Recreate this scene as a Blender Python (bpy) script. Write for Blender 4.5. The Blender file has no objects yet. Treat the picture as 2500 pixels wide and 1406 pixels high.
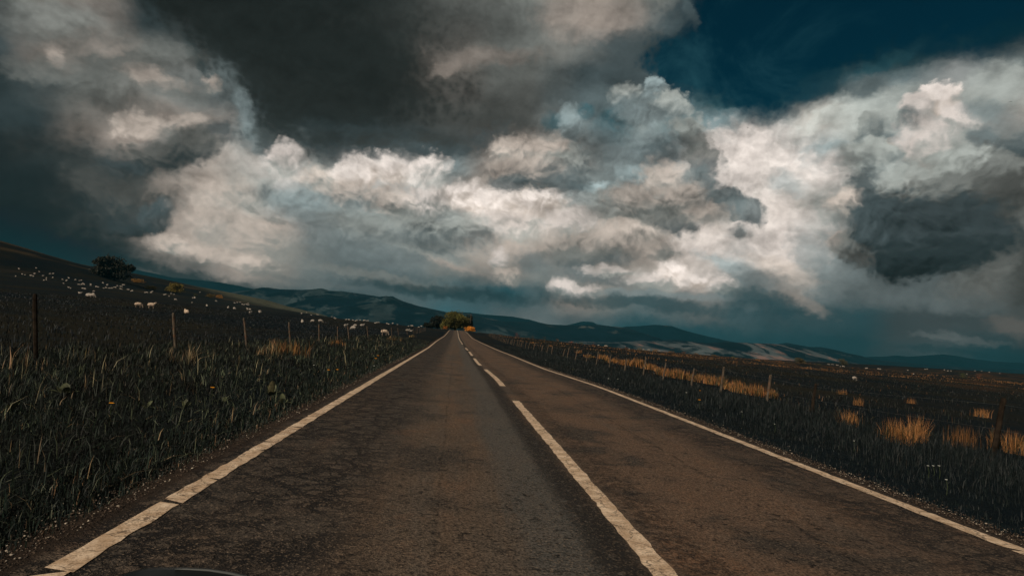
import bpy, bmesh, math, random
import numpy as np
from mathutils import Vector, Matrix, noise as mnoise

# ------------------------------------------------------------------ camera
sc = bpy.context.scene
C = sc.collection
H = 1.25                      # eye height above the road
FPX = 1500.0                  # focal length in pixels of the 2500 px wide photo
ROLL = math.radians(4.7)
dc = Vector((-138.0, -105.0, -FPX)).normalized()       # road direction in camera space
sx, cx = math.sin(ROLL), math.cos(ROLL)
wc = Vector((sx, cx, -(138 * sx + 105 * cx) / FPX)).normalized()
Xc = dc.cross(wc).normalized()
R = Matrix((Xc, dc, wc))                               # rows: world axes in camera space
cam_d = bpy.data.cameras.new("camera")
cam = bpy.data.objects.new("camera", cam_d)
C.objects.link(cam)
cam.matrix_world = Matrix.Translation((0, 0, H)) @ R.to_4x4()
cam_d.sensor_width = 36.0
cam_d.lens = FPX / 2500 * 36.0
cam_d.clip_start = 0.05
cam_d.clip_end = 40000
sc.camera = cam


def ray(px, py):
    """world direction of a point of the photo (2500 x 1406)"""
    return (R @ Vector((px - 1250.0, 703.0 - py, -FPX))).normalized()


def azel(px, py):
    d = ray(px, py)
    return math.degrees(math.atan2(d.x, d.y)), math.degrees(math.asin(d.z))


# ------------------------------------------------------------------ light, exposure
SUN_EL, SUN_AZ = math.radians(30), math.radians(222)   # azimuth clockwise from +Y (road direction)
sun_d = bpy.data.lights.new("sun", 'SUN')
sun_d.energy = 3.6
sun_d.angle = math.radians(0.6)
sun_d.color = (1.0, 0.84, 0.66)
sun = bpy.data.objects.new("sun", sun_d)
C.objects.link(sun)
sdir = Vector((math.sin(SUN_AZ) * math.cos(SUN_EL), math.cos(SUN_AZ) * math.cos(SUN_EL), math.sin(SUN_EL)))
sun.rotation_euler = sdir.to_track_quat('Z', 'Y').to_euler()
sc.view_settings.view_transform = 'Standard'
sc.view_settings.look = 'None'
sc.view_settings.exposure = 0.0
sc.view_settings.gamma = 1.0
sc.cycles.use_adaptive_sampling = True
sc.cycles.adaptive_threshold = 0.02
sc.cycles.max_bounces = 5
sc.cycles.diffuse_bounces = 2
sc.cycles.volume_bounces = 1
sc.cycles.transparent_max_bounces = 8
sc.cycles.use_denoising = True
sc.cycles.denoiser = 'OPENIMAGEDENOISE'
sc.cycles.denoising_input_passes = 'RGB_ALBEDO_NORMAL'


# ------------------------------------------------------------------ node helper
class NT:
    def __init__(self, nt):
        self.nt = nt
        nt.nodes.clear()

    def n(self, typ, ins=None, **kw):
        nd = self.nt.nodes.new(typ)
        for k, v in kw.items():
            setattr(nd, k, v)
        if ins:
            for k, v in ins.items():
                s = nd.inputs[k]
                if isinstance(v, bpy.types.NodeSocket):
                    self.nt.links.new(v, s)
                else:
                    s.default_value = v
        return nd

    def m(self, op, a, b=0.0, c=None, clamp=False):
        nd = self.nt.nodes.new('ShaderNodeMath')
        nd.operation = op
        nd.use_clamp = clamp
        for i, v in enumerate((a, b, c)):
            if v is None:
                continue
            if isinstance(v, bpy.types.NodeSocket):
                self.nt.links.new(v, nd.inputs[i])
            else:
                nd.inputs[i].default_value = v
        return nd.outputs[0]

    def vm(self, op, a, b=None, scale=None):
        nd = self.nt.nodes.new('ShaderNodeVectorMath')
        nd.operation = op
        for i, v in enumerate((a, b)):
            if v is None:
                continue
            if isinstance(v, bpy.types.NodeSocket):
                self.nt.links.new(v, nd.inputs[i])
            else:
                nd.inputs[i].default_value = v
        if scale is not None:
            if isinstance(scale, bpy.types.NodeSocket):
                self.nt.links.new(scale, nd.inputs['Scale'])
            else:
                nd.inputs['Scale'].default_value = scale
        return nd.outputs['Value'] if op in ('LENGTH', 'DOT_PRODUCT') else nd.outputs[0]

    def mix(self, fac, a, b, blend='MIX'):
        nd = self.nt.nodes.new('ShaderNodeMix')
        nd.data_type = 'RGBA'
        nd.blend_type = blend
        nd.clamp_factor = True
        for s, v in ((nd.inputs[0], fac), (nd.inputs[6], a), (nd.inputs[7], b)):
            if isinstance(v, bpy.types.NodeSocket):
                self.nt.links.new(v, s)
            else:
                s.default_value = v if not isinstance(v, tuple) or len(v) == 4 else (*v, 1)
        return nd.outputs[2]

    def rng(self, v, a, b, c=0.0, d=1.0, smooth=True):
        nd = self.nt.nodes.new('ShaderNodeMapRange')
        nd.interpolation_type = 'SMOOTHSTEP' if smooth else 'LINEAR'
        self.nt.links.new(v, nd.inputs[0])
        for i, q in enumerate((a, b, c, d)):
            nd.inputs[i + 1].default_value = q
        return nd.outputs[0]

    def noise(self, vec, scale, detail=4, rough=0.55, dist=0.0, out=0, dims='3D'):
        nd = self.nt.nodes.new('ShaderNodeTexNoise')
        nd.noise_dimensions = dims
        self.nt.links.new(vec, nd.inputs['Vector'])
        nd.inputs['Scale'].default_value = scale
        nd.inputs['Detail'].default_value = detail
        nd.inputs['Roughness'].default_value = rough
        nd.inputs['Distortion'].default_value = dist
        return nd.outputs[out]

    def link(self, a, b):
        self.nt.links.new(a, b)


def lin(c):
    c = c / 255.0
    return c / 12.92 if c <= 0.04045 else ((c + 0.055) / 1.055) ** 2.4


# ------------------------------------------------------------------ sky: clear sky plus layered cloud
def tone(code):
    L, k = float(code[:-1]), code[-1]
    t = {'n': (.97, 1.0, .965), 'w': (1.06, .99, .925), 'b': (.85, 1.0, 1.03),
         't': (.55, 1.04, 1.14), 'd': (.08, 1.1, 1.4)}[k]
    if k == 'b' and L > 88:
        t = (.905, 1.0, 1.005)
    if k == 'w' and L > 190:
        t = (1.045, .995, .955)
    if k in 'nb' and L < 70:
        f = (70 - L) / 40
        t = (t[0] - .16 * f, t[1], t[2] + .02 * f)
    return np.array([lin(min(255, L * q)) for q in t])


SKY = """
85n 90n 135w 45b 38n 38n 35n 38n 38n 42n 55n 85n 88n 125n 140w 128w 118n 30d 28d 28d 28d 28d 28d 28d 28d 28d
80b 100n 138w 78b 50b 38n 36n 38n 38n 45n 60n 75n 78n 92n 140w 125w 92b 34d 31d 31d 31d 31d 31d 31d 31d 31d
68b 130w 118n 108n 95n 58b 37n 38n 38n 46n 55n 90w 105n 115n 105n 84b 46b 35d 35d 35d 33d 37d 50t 56t 38d 62t
48b 82n 85n 110n 122w 135b 46n 38n 38n 45n 62n 118w 95n 95n 80b 72b 76b 38d 42t 41d 42d 50t 55t 118b 100b 128n
54b 62b 95n 98n 105n 108b 62b 38n 42n 50n 62n 75n 80n 75n 80b 100b 140b 66t 68t 66t 62t 112b 138b 195w 142b 163w
55b 62b 102w 122w 122w 150w 100b 60b 50b 50b 62n 70n 68n 72n 125b 96t 145n 104t 122b 125b 172w 152n 165n 165n 98b 112b
45b 68n 95n 155w 92b 158w 148b 125n 66b 70b 72b 76b 100w 170w 155w 105b 115b 122n 212w 205w 170b 150n 165w 148n 110n 112n
35b 50b 70n 62b 85n 145w 165w 192w 165n 203w 200w 150b 125w 130w 110n 120b 162b 130b 213w 192n 198w 140n 138w 138n 118n 95n
32b 48b 70n 88n 118w 163w 165n 152b 155b 152n 152b 165w 188w 182w 150b 122n 140n 140w 108b 190w 155n 82b 90n 82n 76n 85n
30b 52b 70n 72n 120w 165w 167w 160w 120b 140n 125n 126b 183w 180w 172w 140n 116n 172w 122n 194w 140n 74b 66b 68n 75n 106n
33t 38t 52b 75b 155w 150w 170w 140n 108b 112b 120b 130n 172w 165w 117n 106n 135w 188w 208w 210w 130b 72n 50b 50b 85n 76b
33t 36t 42t 46t 52t 75b 150w 118n 110b 109b 114b 124n 140w 128n 112b 148w 168w 195w 145b 188w 124b 104b 58b 64b 96n 70n
36t 38t 42t 46t 50t 55t 75b 98b 62t 58t 68t 75t 70t 75t 135w 128n 122b 142w 118b 92b 118b 92b 92b 95b 90n 72b
40t 42t 45t 48t 52t 58t 64t 70t 80b 90b 98b 92t 84b 106b 86b 72t 70t 70t 63t 60t 58t 64t 68b 70b 72b 80n
40t 42t 45t 48t 52t 58t 64t 70t 75t 80t 85t 85t 80b 80t 74t 68t 67t 67t 66t 64t 62t 60t 70b 78b 64t 52t
40t 42t 45t 48t 52t 58t 64t 70t 75t 80t 80t 80t 75t 70t 68t 66t 65t 64t 62t 62t 60t 58t 56t 54t 50t 46t
"""
rows = [[tone(c) for c in ln.split()] for ln in SKY.strip().splitlines()]
GRID = np.array(rows)                                   # 60 px rows from y = 0, 100 px columns
AZ0, AZ1, EL0, EL1, NR, NCOL = -46.0, 46.0, -3.0, 33.0, 17, 32


def sky_rgb(az, el):
    d = Vector((math.sin(math.radians(az)) * math.cos(math.radians(el)),
                math.cos(math.radians(az)) * math.cos(math.radians(el)), math.sin(math.radians(el))))
    c = R.transposed() @ d
    px, py = 1250 - c.x / c.z * FPX, 703 + c.y / c.z * FPX
    gx, gy = min(max(px / 100, 0), 24.999), min(max(py / 60, 0), 14.999)
    i, j = int(gx), int(gy)
    a, b = gx - i, gy - j
    return (GRID[j, i] * (1 - a) + GRID[j, i + 1] * a) * (1 - b) + (GRID[j + 1, i] * (1 - a) + GRID[j + 1, i + 1] * a) * b


# clouds and gaps: x, y, rx, ry, tilt (deg, photo pixels), tone, softness, opacity
STROKES = [
    # clear sky
    (1960, 40, 330, 150, -6, 'CLEAR', .5, 1), (1790, 150, 190, 110, 20, 'CLEAR', .6, 1), (2330, 30, 260, 90, -12, 'CLEAR', .9, 1),
    (1650, 210, 50, 60, 0, 'CLEAR', .5, .9), (1690, 140, 110, 70, 0, 'CLEAR', .35, 1), (1930, 220, 120, 44, -10, 'CLEAR', 1, .7),
    # great dark cloud
    (475, 140, 18, 46, -28, '46t', 1, .9), (800, 150, 330, 150, 12, '38n', .7, .8), (560, 60, 200, 70, 25, '38n', .7, .8),
    (760, 260, 150, 70, 25, '44n', .8, .7), (900, 340, 230, 34, 3, '62b', .8, .8), (1090, 170, 40, 16, -22, '130w', 1, .8),
    (1190, 140, 110, 24, -6, '114w', 1, .7), (1110, 60, 200, 60, 0, '62n', 1, .3), (1680, 25, 14, 40, -25, '84b', .6, .8),
    (1640, 50, 36, 34, -30, '80b', .7, .8), (1520, 120, 60, 70, 30, '76b', 1, .6), (1440, 40, 100, 44, -6, '148w', 1, .6),
    # left ground tones
    (128, 135, 20, 34, -25, '168w', 1, .8), (170, 480, 220, 130, 10, '50b', 1, .5), (60, 560, 170, 110, 0, '32t', 1, .7),
    (60, 420, 150, 120, 0, '42b', 1, .6), (150, 610, 250, 40, 6, '34t', 1, .6), (640, 360, 30, 24, 30, '120b', 1, .6), (612, 462, 26, 12, -15, '105b', 1, .7),
    (600, 285, 20, 60, -20, '150b', 1, .6), (535, 322, 44, 24, 15, '82b', .9, .8),
    # wisps right
    (2000, 200, 150, 16, -14, '62t', 1, .5), (2160, 150, 120, 18, -30, '75t', 1, .5), (1850, 330, 180, 24, -8, '205w', .9, .6),
    (1820, 400, 190, 80, 4, '216w', .8, .8), (1900, 560, 110, 90, 10, '212w', .9, .7), (2020, 360, 50, 10, -6, '158b', 1, .6),
    (1352, 300, 28, 22, 0, '75t', .9, .7), (1430, 275, 22, 16, 0, '85t', .9, .6), (1500, 290, 28, 14, 0, '85t', .9, .6),
    (1450, 458, 50, 10, -4, '186b', 1, .7), (1960, 620, 34, 70, 0, '130b', 1, .6), (1930, 450, 44, 26, 30, '150b', 1, .6),
    (820, 570, 130, 50, 25, '112b', 1, .6), (1090, 640, 60, 10, 24, '150w', 1, .7), (1060, 615, 80, 9, 22, '110b', .9, .7),
    (1000, 600, 170, 9, 20, '150n', 1, .5), (900, 672, 190, 12, 10, '124n', 1, .6), (760, 690, 130, 10, 8, '96b', 1, .6),
    (1720, 590, 80, 44, 0, '205w', 1, .7), (1290, 640, 60, 28, 10, '112b', 1, .7), (1500, 690, 80, 16, 10, '98b', 1, .8), (1420, 660, 70, 14, 25, '108b', 1, .6),
    (1760, 640, 60, 18, 20, '160b', 1, .7), (1900, 660, 90, 24, 25, '190w', 1, .6), (1960, 740, 60, 16, 30, '150w', 1, .7), (1860, 690, 60, 34, 25, '105b', .9, .7),
    # puffs: every one lit above and grey below, back to front
    (130, 60, 110, 50, 0, '136n/100n', 1, .6), (230, 130, 90, 44, 0, '130w/94n', 1, .6), (400, 140, 80, 40, 10, '112n/90n', 1, .6),
    (100, 190, 100, 40, 5, '108n/66b', 1, .7), (250, 225, 130, 36, 12, '108n/74n', .9, .7), (400, 212, 90, 24, 18, '152w/106n', .8, .8), (500, 212, 30, 30, 0, '170w/120n', .6, .8),
    (340, 310, 56, 34, -10, '188w/128w', .7, .85), (455, 308, 60, 26, -8, '172w/118n', .8, .8), (470, 360, 60, 40, 10, '98n/72b', .7, .85),
    (400, 385, 110, 48, -6, '86n/54b', .6, .9), (315, 422, 66, 26, 5, '70b/46b', .6, .9), (400, 480, 44, 40, 0, '150w/90n', .9, .7), (300, 490, 120, 54, 10, '84n/58b', .9, .75),
    (385, 528, 40, 34, 10, '88b/54b', .6, .85), (320, 553, 56, 18, 4, '62b/42b', .5, .95),
    (560, 480, 90, 50, 0, '178w/150n', 1, .6), (540, 540, 90, 46, 10, '176w/142n', .9, .7), (630, 570, 80, 46, 15, '172w/130n', .9, .7),
    (420, 592, 56, 22, 5, '188w/134n', .6, .9), (510, 615, 76, 22, 12, '178w/116n', .7, .9), (610, 645, 80, 22, 18, '184w/120n', .7, .9), (430, 668, 190, 18, 13, '46t', .9, .8),
    (620, 506, 16, 5, 25, '118n', 1, .6), (675, 530, 26, 7, 14, '112n', 1, .7),
    (690, 340, 80, 46, 25, '44n/66b', .8, .7), (820, 352, 90, 40, 5, '50n/72b', .8, .7), (960, 348, 90, 38, 0, '56n/78b', .8, .7), (1085, 345, 90, 38, 0, '62n/80b', .8, .7), (1190, 325, 80, 40, -10, '66n/80b', .9, .6),
    (700, 398, 46, 38, 0, '206w/160n', .6, .85), (785, 432, 56, 34, 0, '190w/150n', .7, .8), (875, 412, 56, 32, 0, '216w/176w', .6, .85), (960, 406, 56, 34, 0, '222w/176w', .6, .85),
    (1045, 412, 56, 40, 0, '220w/168n', .6, .85), (655, 450, 26, 34, 0, '150n/120b', .9, .7), (860, 475, 80, 40, 10, '182w/128b', .8, .75), (965, 490, 66, 42, 10, '186w/120n', .7, .8), (1060, 490, 66, 46, 15, '198w/126n', .7, .8),
    (1150, 478, 56, 36, 20, '224w/180w', .6, .85), (1235, 498, 66, 40, 10, '226w/184w', .7, .85), (1325, 500, 60, 34, 0, '216w/172w', .7, .85), (1250, 555, 90, 36, 10, '212w/160n', .9, .7),
    (1035, 558, 80, 42, 20, '142n/100b', .8, .8), (1135, 570, 66, 44, 25, '168n/104b', .8, .8), (900, 560, 90, 40, 20, '140n/108b', 1, .6), (1212, 636, 24, 32, 0, '194w/136n', .6, .85), (1240, 680, 40, 20, 15, '176w/120n', .7, .85),
    (1245, 366, 60, 32, 0, '180w/130n', .6, .85), (1330, 372, 76, 36, 0, '174w/116n', .7, .85), (1400, 400, 60, 36, 0, '150n/92b', .7, .8), (1290, 420, 100, 34, 4, '152w/88b', .7, .85),
    (1245, 452, 56, 20, 0, '98b/82b', .8, .85), (1385, 452, 56, 24, 0, '98b/80b', .8, .85),
    (1601, 212, 42, 34, 0, '162b/126b', .35, .95), (1536, 228, 38, 26, 0, '170n/118b', .6, .9), (1640, 268, 54, 42, 30, '162n/120b', .4, .95), (1575, 285, 60, 42, 0, '136b/102b', .8, .8),
    (1388, 308, 30, 40, -15, '152b/108b', .7, .85), (1480, 345, 80, 46, 0, '112b/96b', .9, .7), (1682, 328, 52, 42, 30, '150n/92n', .5, .9), (1615, 358, 66, 46, 10, '124b/88b', .8, .8), (1705, 388, 52, 40, 20, '106n/82b', .6, .85),
    (1560, 440, 50, 30, 0, '160b/112b', .8, .8), (1625, 438, 56, 38, 0, '182w/118n', .7, .85), (1700, 440, 40, 36, 20, '116b/90b', .6, .85), (1665, 482, 56, 36, 0, '168w/106n', .7, .85), (1550, 498, 70, 44, 0, '154w/98n', .7, .85),
    (1760, 478, 50, 30, 20, '116b/88b', .5, .9), (1820, 510, 52, 30, 15, '112b/82b', .5, .9), (1720, 520, 56, 26, 0, '148w/110n', .8, .7), (1640, 545, 56, 34, 5, '102n/74b', .6, .9), (1805, 570, 30, 17, 0, '108b/92b', .8, .85),
    (1400, 560, 66, 34, 0, '194w/138n', .7, .8), (1550, 588, 80, 34, 8, '182w/108n', .7, .85), (1470, 596, 80, 36, 0, '160w/96n', .7, .85), (1350, 602, 60, 28, 0, '168w/116n', .8, .7), (1600, 612, 60, 26, 5, '160w/118n', .8, .8), (1450, 632, 90, 20, 0, '116n/98b', .9, .8),
    (1500, 668, 60, 14, 4, '196w/150n', .8, .8), (1380, 702, 38, 18, 8, '204w/146n', .5, .95), (1440, 712, 46, 15, 6, '198w/136n', .6, .9), (1590, 692, 66, 24, 2, '198w/146n', .7, .85), (1650, 662, 42, 26, 6, '234w/190w', .4, .95),
    (1702, 686, 50, 28, 12, '224w/168w', .4, .95), (1760, 702, 42, 24, 16, '216w/160n', .35, .95), (1600, 724, 190, 9, 3, '128b', 1, .7), (1870, 735, 120, 22, 10, '62t', 1, .7), (1600, 748, 260, 15, 6, '62t', 1, .7), (1100, 715, 240, 14, 6, '50t', 1, .7),
    (2060, 290, 120, 40, -12, '196n', 1, .7), (2430, 225, 120, 44, -14, '172n', 1, .8), (2200, 235, 70, 30, -14, '160n', 1, .6),
    (2290, 248, 56, 46, 0, '220w/180w', .3, .97), (2345, 288, 46, 42, 0, '206w/150n', .4, .95), (2235, 282, 54, 42, -10, '194w/140n', .35, .95), (2178, 308, 50, 42, 0, '176n/126b', .35, .95), (2120, 322, 34, 40, 0, '152n/116b', .35, .95),
    (2225, 290, 26, 22, 10, '112b/98b', .9, .8), (2405, 262, 50, 20, 10, '140b', 1, .7), (2400, 330, 66, 36, 8, '112b/90n', .5, .9), (2475, 350, 60, 34, 8, '98b/80b', .6, .9),
    (2260, 345, 84, 50, 0, '196w/150n', .6, .92), (2150, 388, 58, 52, 0, '178n/112b', .4, .96), (2350, 388, 92, 46, 0, '176n/116n', .65, .92), (2455, 420, 60, 40, 0, '124n/70n', .6, .9),
    (2125, 462, 56, 60, 0, '90b/66b', .4, .97), (2225, 440, 92, 50, 0, '160n/88n', .6, .92), (2345, 462, 95, 56, 0, '112n/58n', .5, .94), (2440, 500, 60, 70, 0, '80n/58n', .6, .9),
    (2058, 500, 44, 38, 0, '190w/112n', .6, .9), (2025, 590, 30, 36, 0, '160w/110n', .8, .8), (2080, 598, 74, 50, 0, '108n/70n', .6, .9), (2180, 555, 120, 78, 0, '80b/52b', .55, .97), (2310, 565, 125, 90, 0, '70b/44b', .55, .97),
    (2410, 575, 76, 70, -20, '68b/52b', .55, .95), (2140, 645, 84, 30, 4, '70n/54b', .6, .9), (2235, 645, 120, 50, 0, '52b/38b', .45, .97), (2335, 640, 70, 44, -20, '54b/46b', .6, .9),
    (2240, 740, 160, 24, 4, '98b', 1, .6), (2390, 700, 90, 36, -20, '104n/90n', 1, .6), (2490, 660, 30, 90, 0, '62n', 1, .7), (2490, 580, 22, 30, 0, '60b', .8, .7),
    (2400, 790, 150, 12, 8, '66b', 1, .6), (2280, 820, 60, 8, 6, '92b', 1, .7), (2370, 835, 90, 8, 6, '92b', 1, .6), (2470, 800, 50, 20, 10, '98w', 1, .4), (2340, 862, 160, 9, 5, '52t', 1, .5),
]

world = bpy.data.worlds.new("World")
sc.world = world
world.use_nodes = True
W = NT(world.node_tree)
tc = W.n('ShaderNodeTexCoord').outputs['Generated']
dirn = W.vm('NORMALIZE', tc)
sep = W.n('ShaderNodeSeparateXYZ', {0: dirn})
DEG = 180 / math.pi
az = W.m('MULTIPLY', W.m('ARCTAN2', sep.outputs[0], sep.outputs[1]), DEG)
el = W.m('MULTIPLY', W.m('ARCSINE', W.m('MAXIMUM', sep.outputs[2], -0.2)), DEG)
# the clouds seen behind us mirror the ones in front
az = W.m('SUBTRACT', W.m('PINGPONG', W.m('ADD', az, 46.0 + 368.0), 92.0), 46.0)
pos = W.n('ShaderNodeCombineXYZ', {0: az, 1: el, 2: 0.0}).outputs[0]
fl = W.vm('MULTIPLY', dirn, (1.0, 1.0, 1.45))


def centred(sock, amp):
    return W.vm('MULTIPLY', W.vm('SUBTRACT', sock, (.5, .5, .5)), (amp, amp, 0))


w1 = W.noise(fl, 8.0, 4, .5, out=1)
w2 = W.noise(fl, 42.0, 5, .66, out=1)
pw = W.vm('ADD', W.vm('ADD', pos, centred(w1, 2.9)), centred(w2, 1.1))
# cauliflower lumps: pull each point part of the way to the centre of its puff
puffin = W.vm('ADD', pw, (31.0, 17.0, 0.0))
v1 = W.n('ShaderNodeTexVoronoi', {'Vector': puffin, 'Scale': .60, 'Smoothness': .9}, voronoi_dimensions='2D', feature='SMOOTH_F1')
pull1 = W.vm('MULTIPLY', W.vm('SUBTRACT', v1.outputs['Position'], puffin), (.24, .24, 0))
v2 = W.n('ShaderNodeTexVoronoi', {'Vector': puffin, 'Scale': 1.5, 'Smoothness': .8}, voronoi_dimensions='2D', feature='SMOOTH_F1')
pull2 = W.vm('MULTIPLY', W.vm('SUBTRACT', v2.outputs['Position'], puffin), (.24, .24, 0))
pull = W.vm('ADD', pull1, pull2)
pp = W.vm('ADD', pw, pull)
ps = W.vm('ADD', W.vm('ADD', pos, centred(w1, 1.8)), W.vm('ADD', centred(w2, 1.3), W.vm('SCALE', pull, scale=.35)))
sp = W.n('ShaderNodeSeparateXYZ', {0: W.vm('ADD', pw, W.vm('SCALE', pull, scale=.6))})
frilly = W.m('ADD', W.m('MULTIPLY', W.m('SUBTRACT', W.noise(fl, 15.0, 6, .57), .5), 1.5), W.m('MULTIPLY', W.m('SUBTRACT', v2.outputs['Distance'], .36), .45))
u = W.rng(sp.outputs[0], AZ0, AZ1, 0, 1, smooth=False)


def after(vec, c):
    # the same point, but evaluated only once colour c is known (keeps the shader stack short)
    nd = W.nt.nodes.new('ShaderNodeVectorMath')
    nd.operation = 'MULTIPLY_ADD'
    W.link(c, nd.inputs[0])
    nd.inputs[1].default_value = (1e-7, 1e-7, 0)
    W.link(vec, nd.inputs[2])
    return nd.outputs[0]


col = None
for r in range(NR):
    if r in (5, 10, 15):
        sp = W.n('ShaderNodeSeparateXYZ', {0: after(W.vm('ADD', pw, W.vm('SCALE', pull, scale=.6)), col)})
        u = W.rng(sp.outputs[0], AZ0, AZ1, 0, 1, smooth=False)
    e = EL0 + (EL1 - EL0) * r / (NR - 1)
    rp = W.n('ShaderNodeValToRGB', {0: u})
    cr = rp.color_ramp
    cr.interpolation = 'EASE'
    while len(cr.elements) < NCOL:
        cr.elements.new(.5)
    for k in range(NCOL):
        cr.elements[k].position = k / (NCOL - 1)
    for k in range(NCOL):
        cr.elements[k].color = (*sky_rgb(AZ0 + (AZ1 - AZ0) * k / (NCOL - 1), e), 1)
    if col is None:
        col = rp.outputs[0]
    else:
        st = (EL1 - EL0) / (NR - 1)
        col = W.mix(W.rng(sp.outputs[1], e - st, e), col, rp.outputs[0])
bw = W.vm('ADD', W.vm('ADD', pos, centred(w1, 5.0)), centred(w2, .9))


def billow(vec):
    return W.n('ShaderNodeTexVoronoi', {'Vector': vec, 'Scale': .36, 'Smoothness': .35, 'Detail': 1.9, 'Roughness': .55, 'Lacunarity': 2.3},
               voronoi_dimensions='2D', feature='SMOOTH_F1', normalize=True).outputs['Distance']


puff = W.m('SUBTRACT', billow(W.vm('ADD', bw, (-.10, .42, 0))), billow(bw))
clear = None
for q, (x, y, rx, ry, rot, code, soft, op) in enumerate(STROKES):
    if q % 9 == 4:
        pp = after(pp, col)
        ps = after(ps, col)
    a0, e0 = azel(x, y)
    J = np.array([[(azel(x + 5, y)[k] - azel(x - 5, y)[k]) / 10, (azel(x, y + 5)[k] - azel(x, y - 5)[k]) / 10] for k in (0, 1)])
    t = math.radians(rot)
    M = J @ np.array([[math.cos(t), -math.sin(t)], [math.sin(t), math.cos(t)]]) @ np.diag([rx, ry])
    U, S, _ = np.linalg.svd(M)
    mp = W.n('ShaderNodeMapping', {'Vector': pp if min(rx, ry) > 24 else ps, 'Location': (a0, e0, 0),
                                   'Rotation': (0, 0, math.atan2(U[1, 0], U[0, 0])), 'Scale': (S[0], S[1], 1)}, vector_type='TEXTURE')
    d = W.vm('LENGTH', W.vm('MULTIPLY', mp.outputs[0], (1, 1, 0)))
    d = W.m('ADD', d, frilly if code != 'CLEAR' else W.m('MULTIPLY', frilly, .6))
    if min(rx, ry) < 30 and code != 'CLEAR':
        soft = max(soft, .85)
    k = W.rng(d, 1 - soft * .6, 1 + soft * .6, op, 0.0)
    if code == 'CLEAR':
        clear = k if clear is None else W.m('MAXIMUM', clear, k)
    else:
        if '/' in code:
            ta, tb = code.split('/')
            ext = math.hypot(M[1, 0], M[1, 1])
            g = W.m('MULTIPLY_ADD', W.vm('DOT_PRODUCT', pp, (-.25 / ext, 1 / ext, 0)), 1.0, .25 * a0 / ext - e0 / ext)
            g = W.m('MULTIPLY_ADD', puff, 3.2, g)
            tn = W.mix(W.rng(g, -.85, .60), (*tone(tb), 1), (*tone(ta), 1))
        else:
            tn = (*tone(code), 1)
        col = W.mix(k, col, tn)
        if (x, y) in ((1601, 212), (1640, 268), (1682, 328), (1680, 25), (1640, 50), (1850, 330), (2290, 248), (2160, 150)):
            clear = W.m('MULTIPLY', clear, W.m('SUBTRACT', 1.0, k))
# light and shade of the puffs: brighter on the side towards the sun (up, left)
up = W.vm('ADD', fl, (-.010, 0, .030))
na = W.noise(fl, 13.0, 6, .58)
nb = W.noise(up, 13.0, 6, .58)
rel = W.m('SUBTRACT', na, nb)
pufm = W.rng(W.noise(fl, 4.0, 2, .5), .40, .58, .35, 1.0)
lum = W.vm('DOT_PRODUCT', col, (.3, .5, .2))
shade = W.m('ADD', W.m('MULTIPLY', rel, 1.45), W.m('MULTIPLY', W.m('MULTIPLY', puff, 1.3), pufm))
amt = W.m('MULTIPLY', W.rng(sep.outputs[2], .06, .20, .35, 1.0), W.rng(lum, .01, .12, .45, 1.0))
shade = W.m('ADD', 1.0, W.m('MULTIPLY', shade, amt))
col = W.mix(1.0, col, W.n('ShaderNodeCombineXYZ', {0: shade, 1: shade, 2: shade}).outputs[0], 'MULTIPLY')
# the clear sky itself
nish = W.n('ShaderNodeTexSky', sky_type='NISHITA', sun_disc=False, sun_elevation=SUN_EL, sun_rotation=SUN_AZ, altitude=100.0)
clearcol = W.vm('MULTIPLY', nish.outputs[0], (.0003, .0076, .0088))
wisps = W.rng(W.noise(fl, 5.0, 8, .62, dist=.6), .46, .80, 0, .45)
clearcol = W.mix(wisps, clearcol, (*(tone('95t') * 1.0), 1))
# cloud colour is display radiance; the background strength is 0.1, so it enters ten times
# seen through the haze box: undo its dimming so that the clouds keep their brightness
HAZE_D, HAZE_TOP = 1.05e-4, 380.0
path = W.m('MINIMUM', W.m('DIVIDE', HAZE_TOP, W.m('MAXIMUM', sep.outputs[2], .02)), 9500.0)
Tinv = W.m('POWER', math.e, W.m('MULTIPLY', path, HAZE_D))
scat = W.vm('SCALE', (.009, .046, .056), scale=W.m('SUBTRACT', Tinv, 1.0))
col = W.vm('MAXIMUM', W.vm('SUBTRACT', W.vm('SCALE', col, scale=Tinv), scat), (.003, .006, .008))
cloud10 = W.vm('SCALE', col, scale=10.0)
clr10 = W.vm('SCALE', clearcol, scale=10.0)
final = W.mix(clear, cloud10, clr10)
below = W.rng(sep.outputs[2], -.12, -.02)
final = W.mix(below, (.06, .11, .12, 1), final)
bg = W.n('ShaderNodeBackground', {'Color': final, 'Strength': 0.1})
wo = W.n('ShaderNodeOutputWorld', {'Surface': bg.outputs[0]})
world.cycles.sampling_method = 'MANUAL'
world.cycles.sample_map_resolution = 512


# ================================================================== materials
def material(name, build, rough=.8, spec=.2):
    m = bpy.data.materials.new(name)
    m.use_nodes = True
    t = NT(m.node_tree)
    b = t.n('ShaderNodeBsdfPrincipled', {'Roughness': rough, 'Specular IOR Level': spec})
    o = t.n('ShaderNodeOutputMaterial', {'Surface': b.outputs[0]})
    build(t, b)
    return m


def setcol(t, b, c):
    t.link(c, b.inputs['Base Color'])


def bump(t, b, h, strength, dist):
    bp = t.n('ShaderNodeBump', {'Height': h, 'Strength': strength, 'Distance': dist})
    t.link(bp.outputs[0], b.inputs['Normal'])


def plain(name, rgb, var=.35, scale=6.0, rough=.8, spec=.2):
    def build(t, b):
        p = t.n('ShaderNodeTexCoord').outputs['Object']
        f = t.noise(p, scale, 5, .6)
        k = t.rng(f, .3, .7, 1 - var, 1 + var)
        c = t.mix(1.0, (*rgb, 1), t.n('ShaderNodeCombineXYZ', {0: k, 1: k, 2: k}).outputs[0], 'MULTIPLY')
        setcol(t, b, c)
    return material(name, build, rough, spec)


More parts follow.
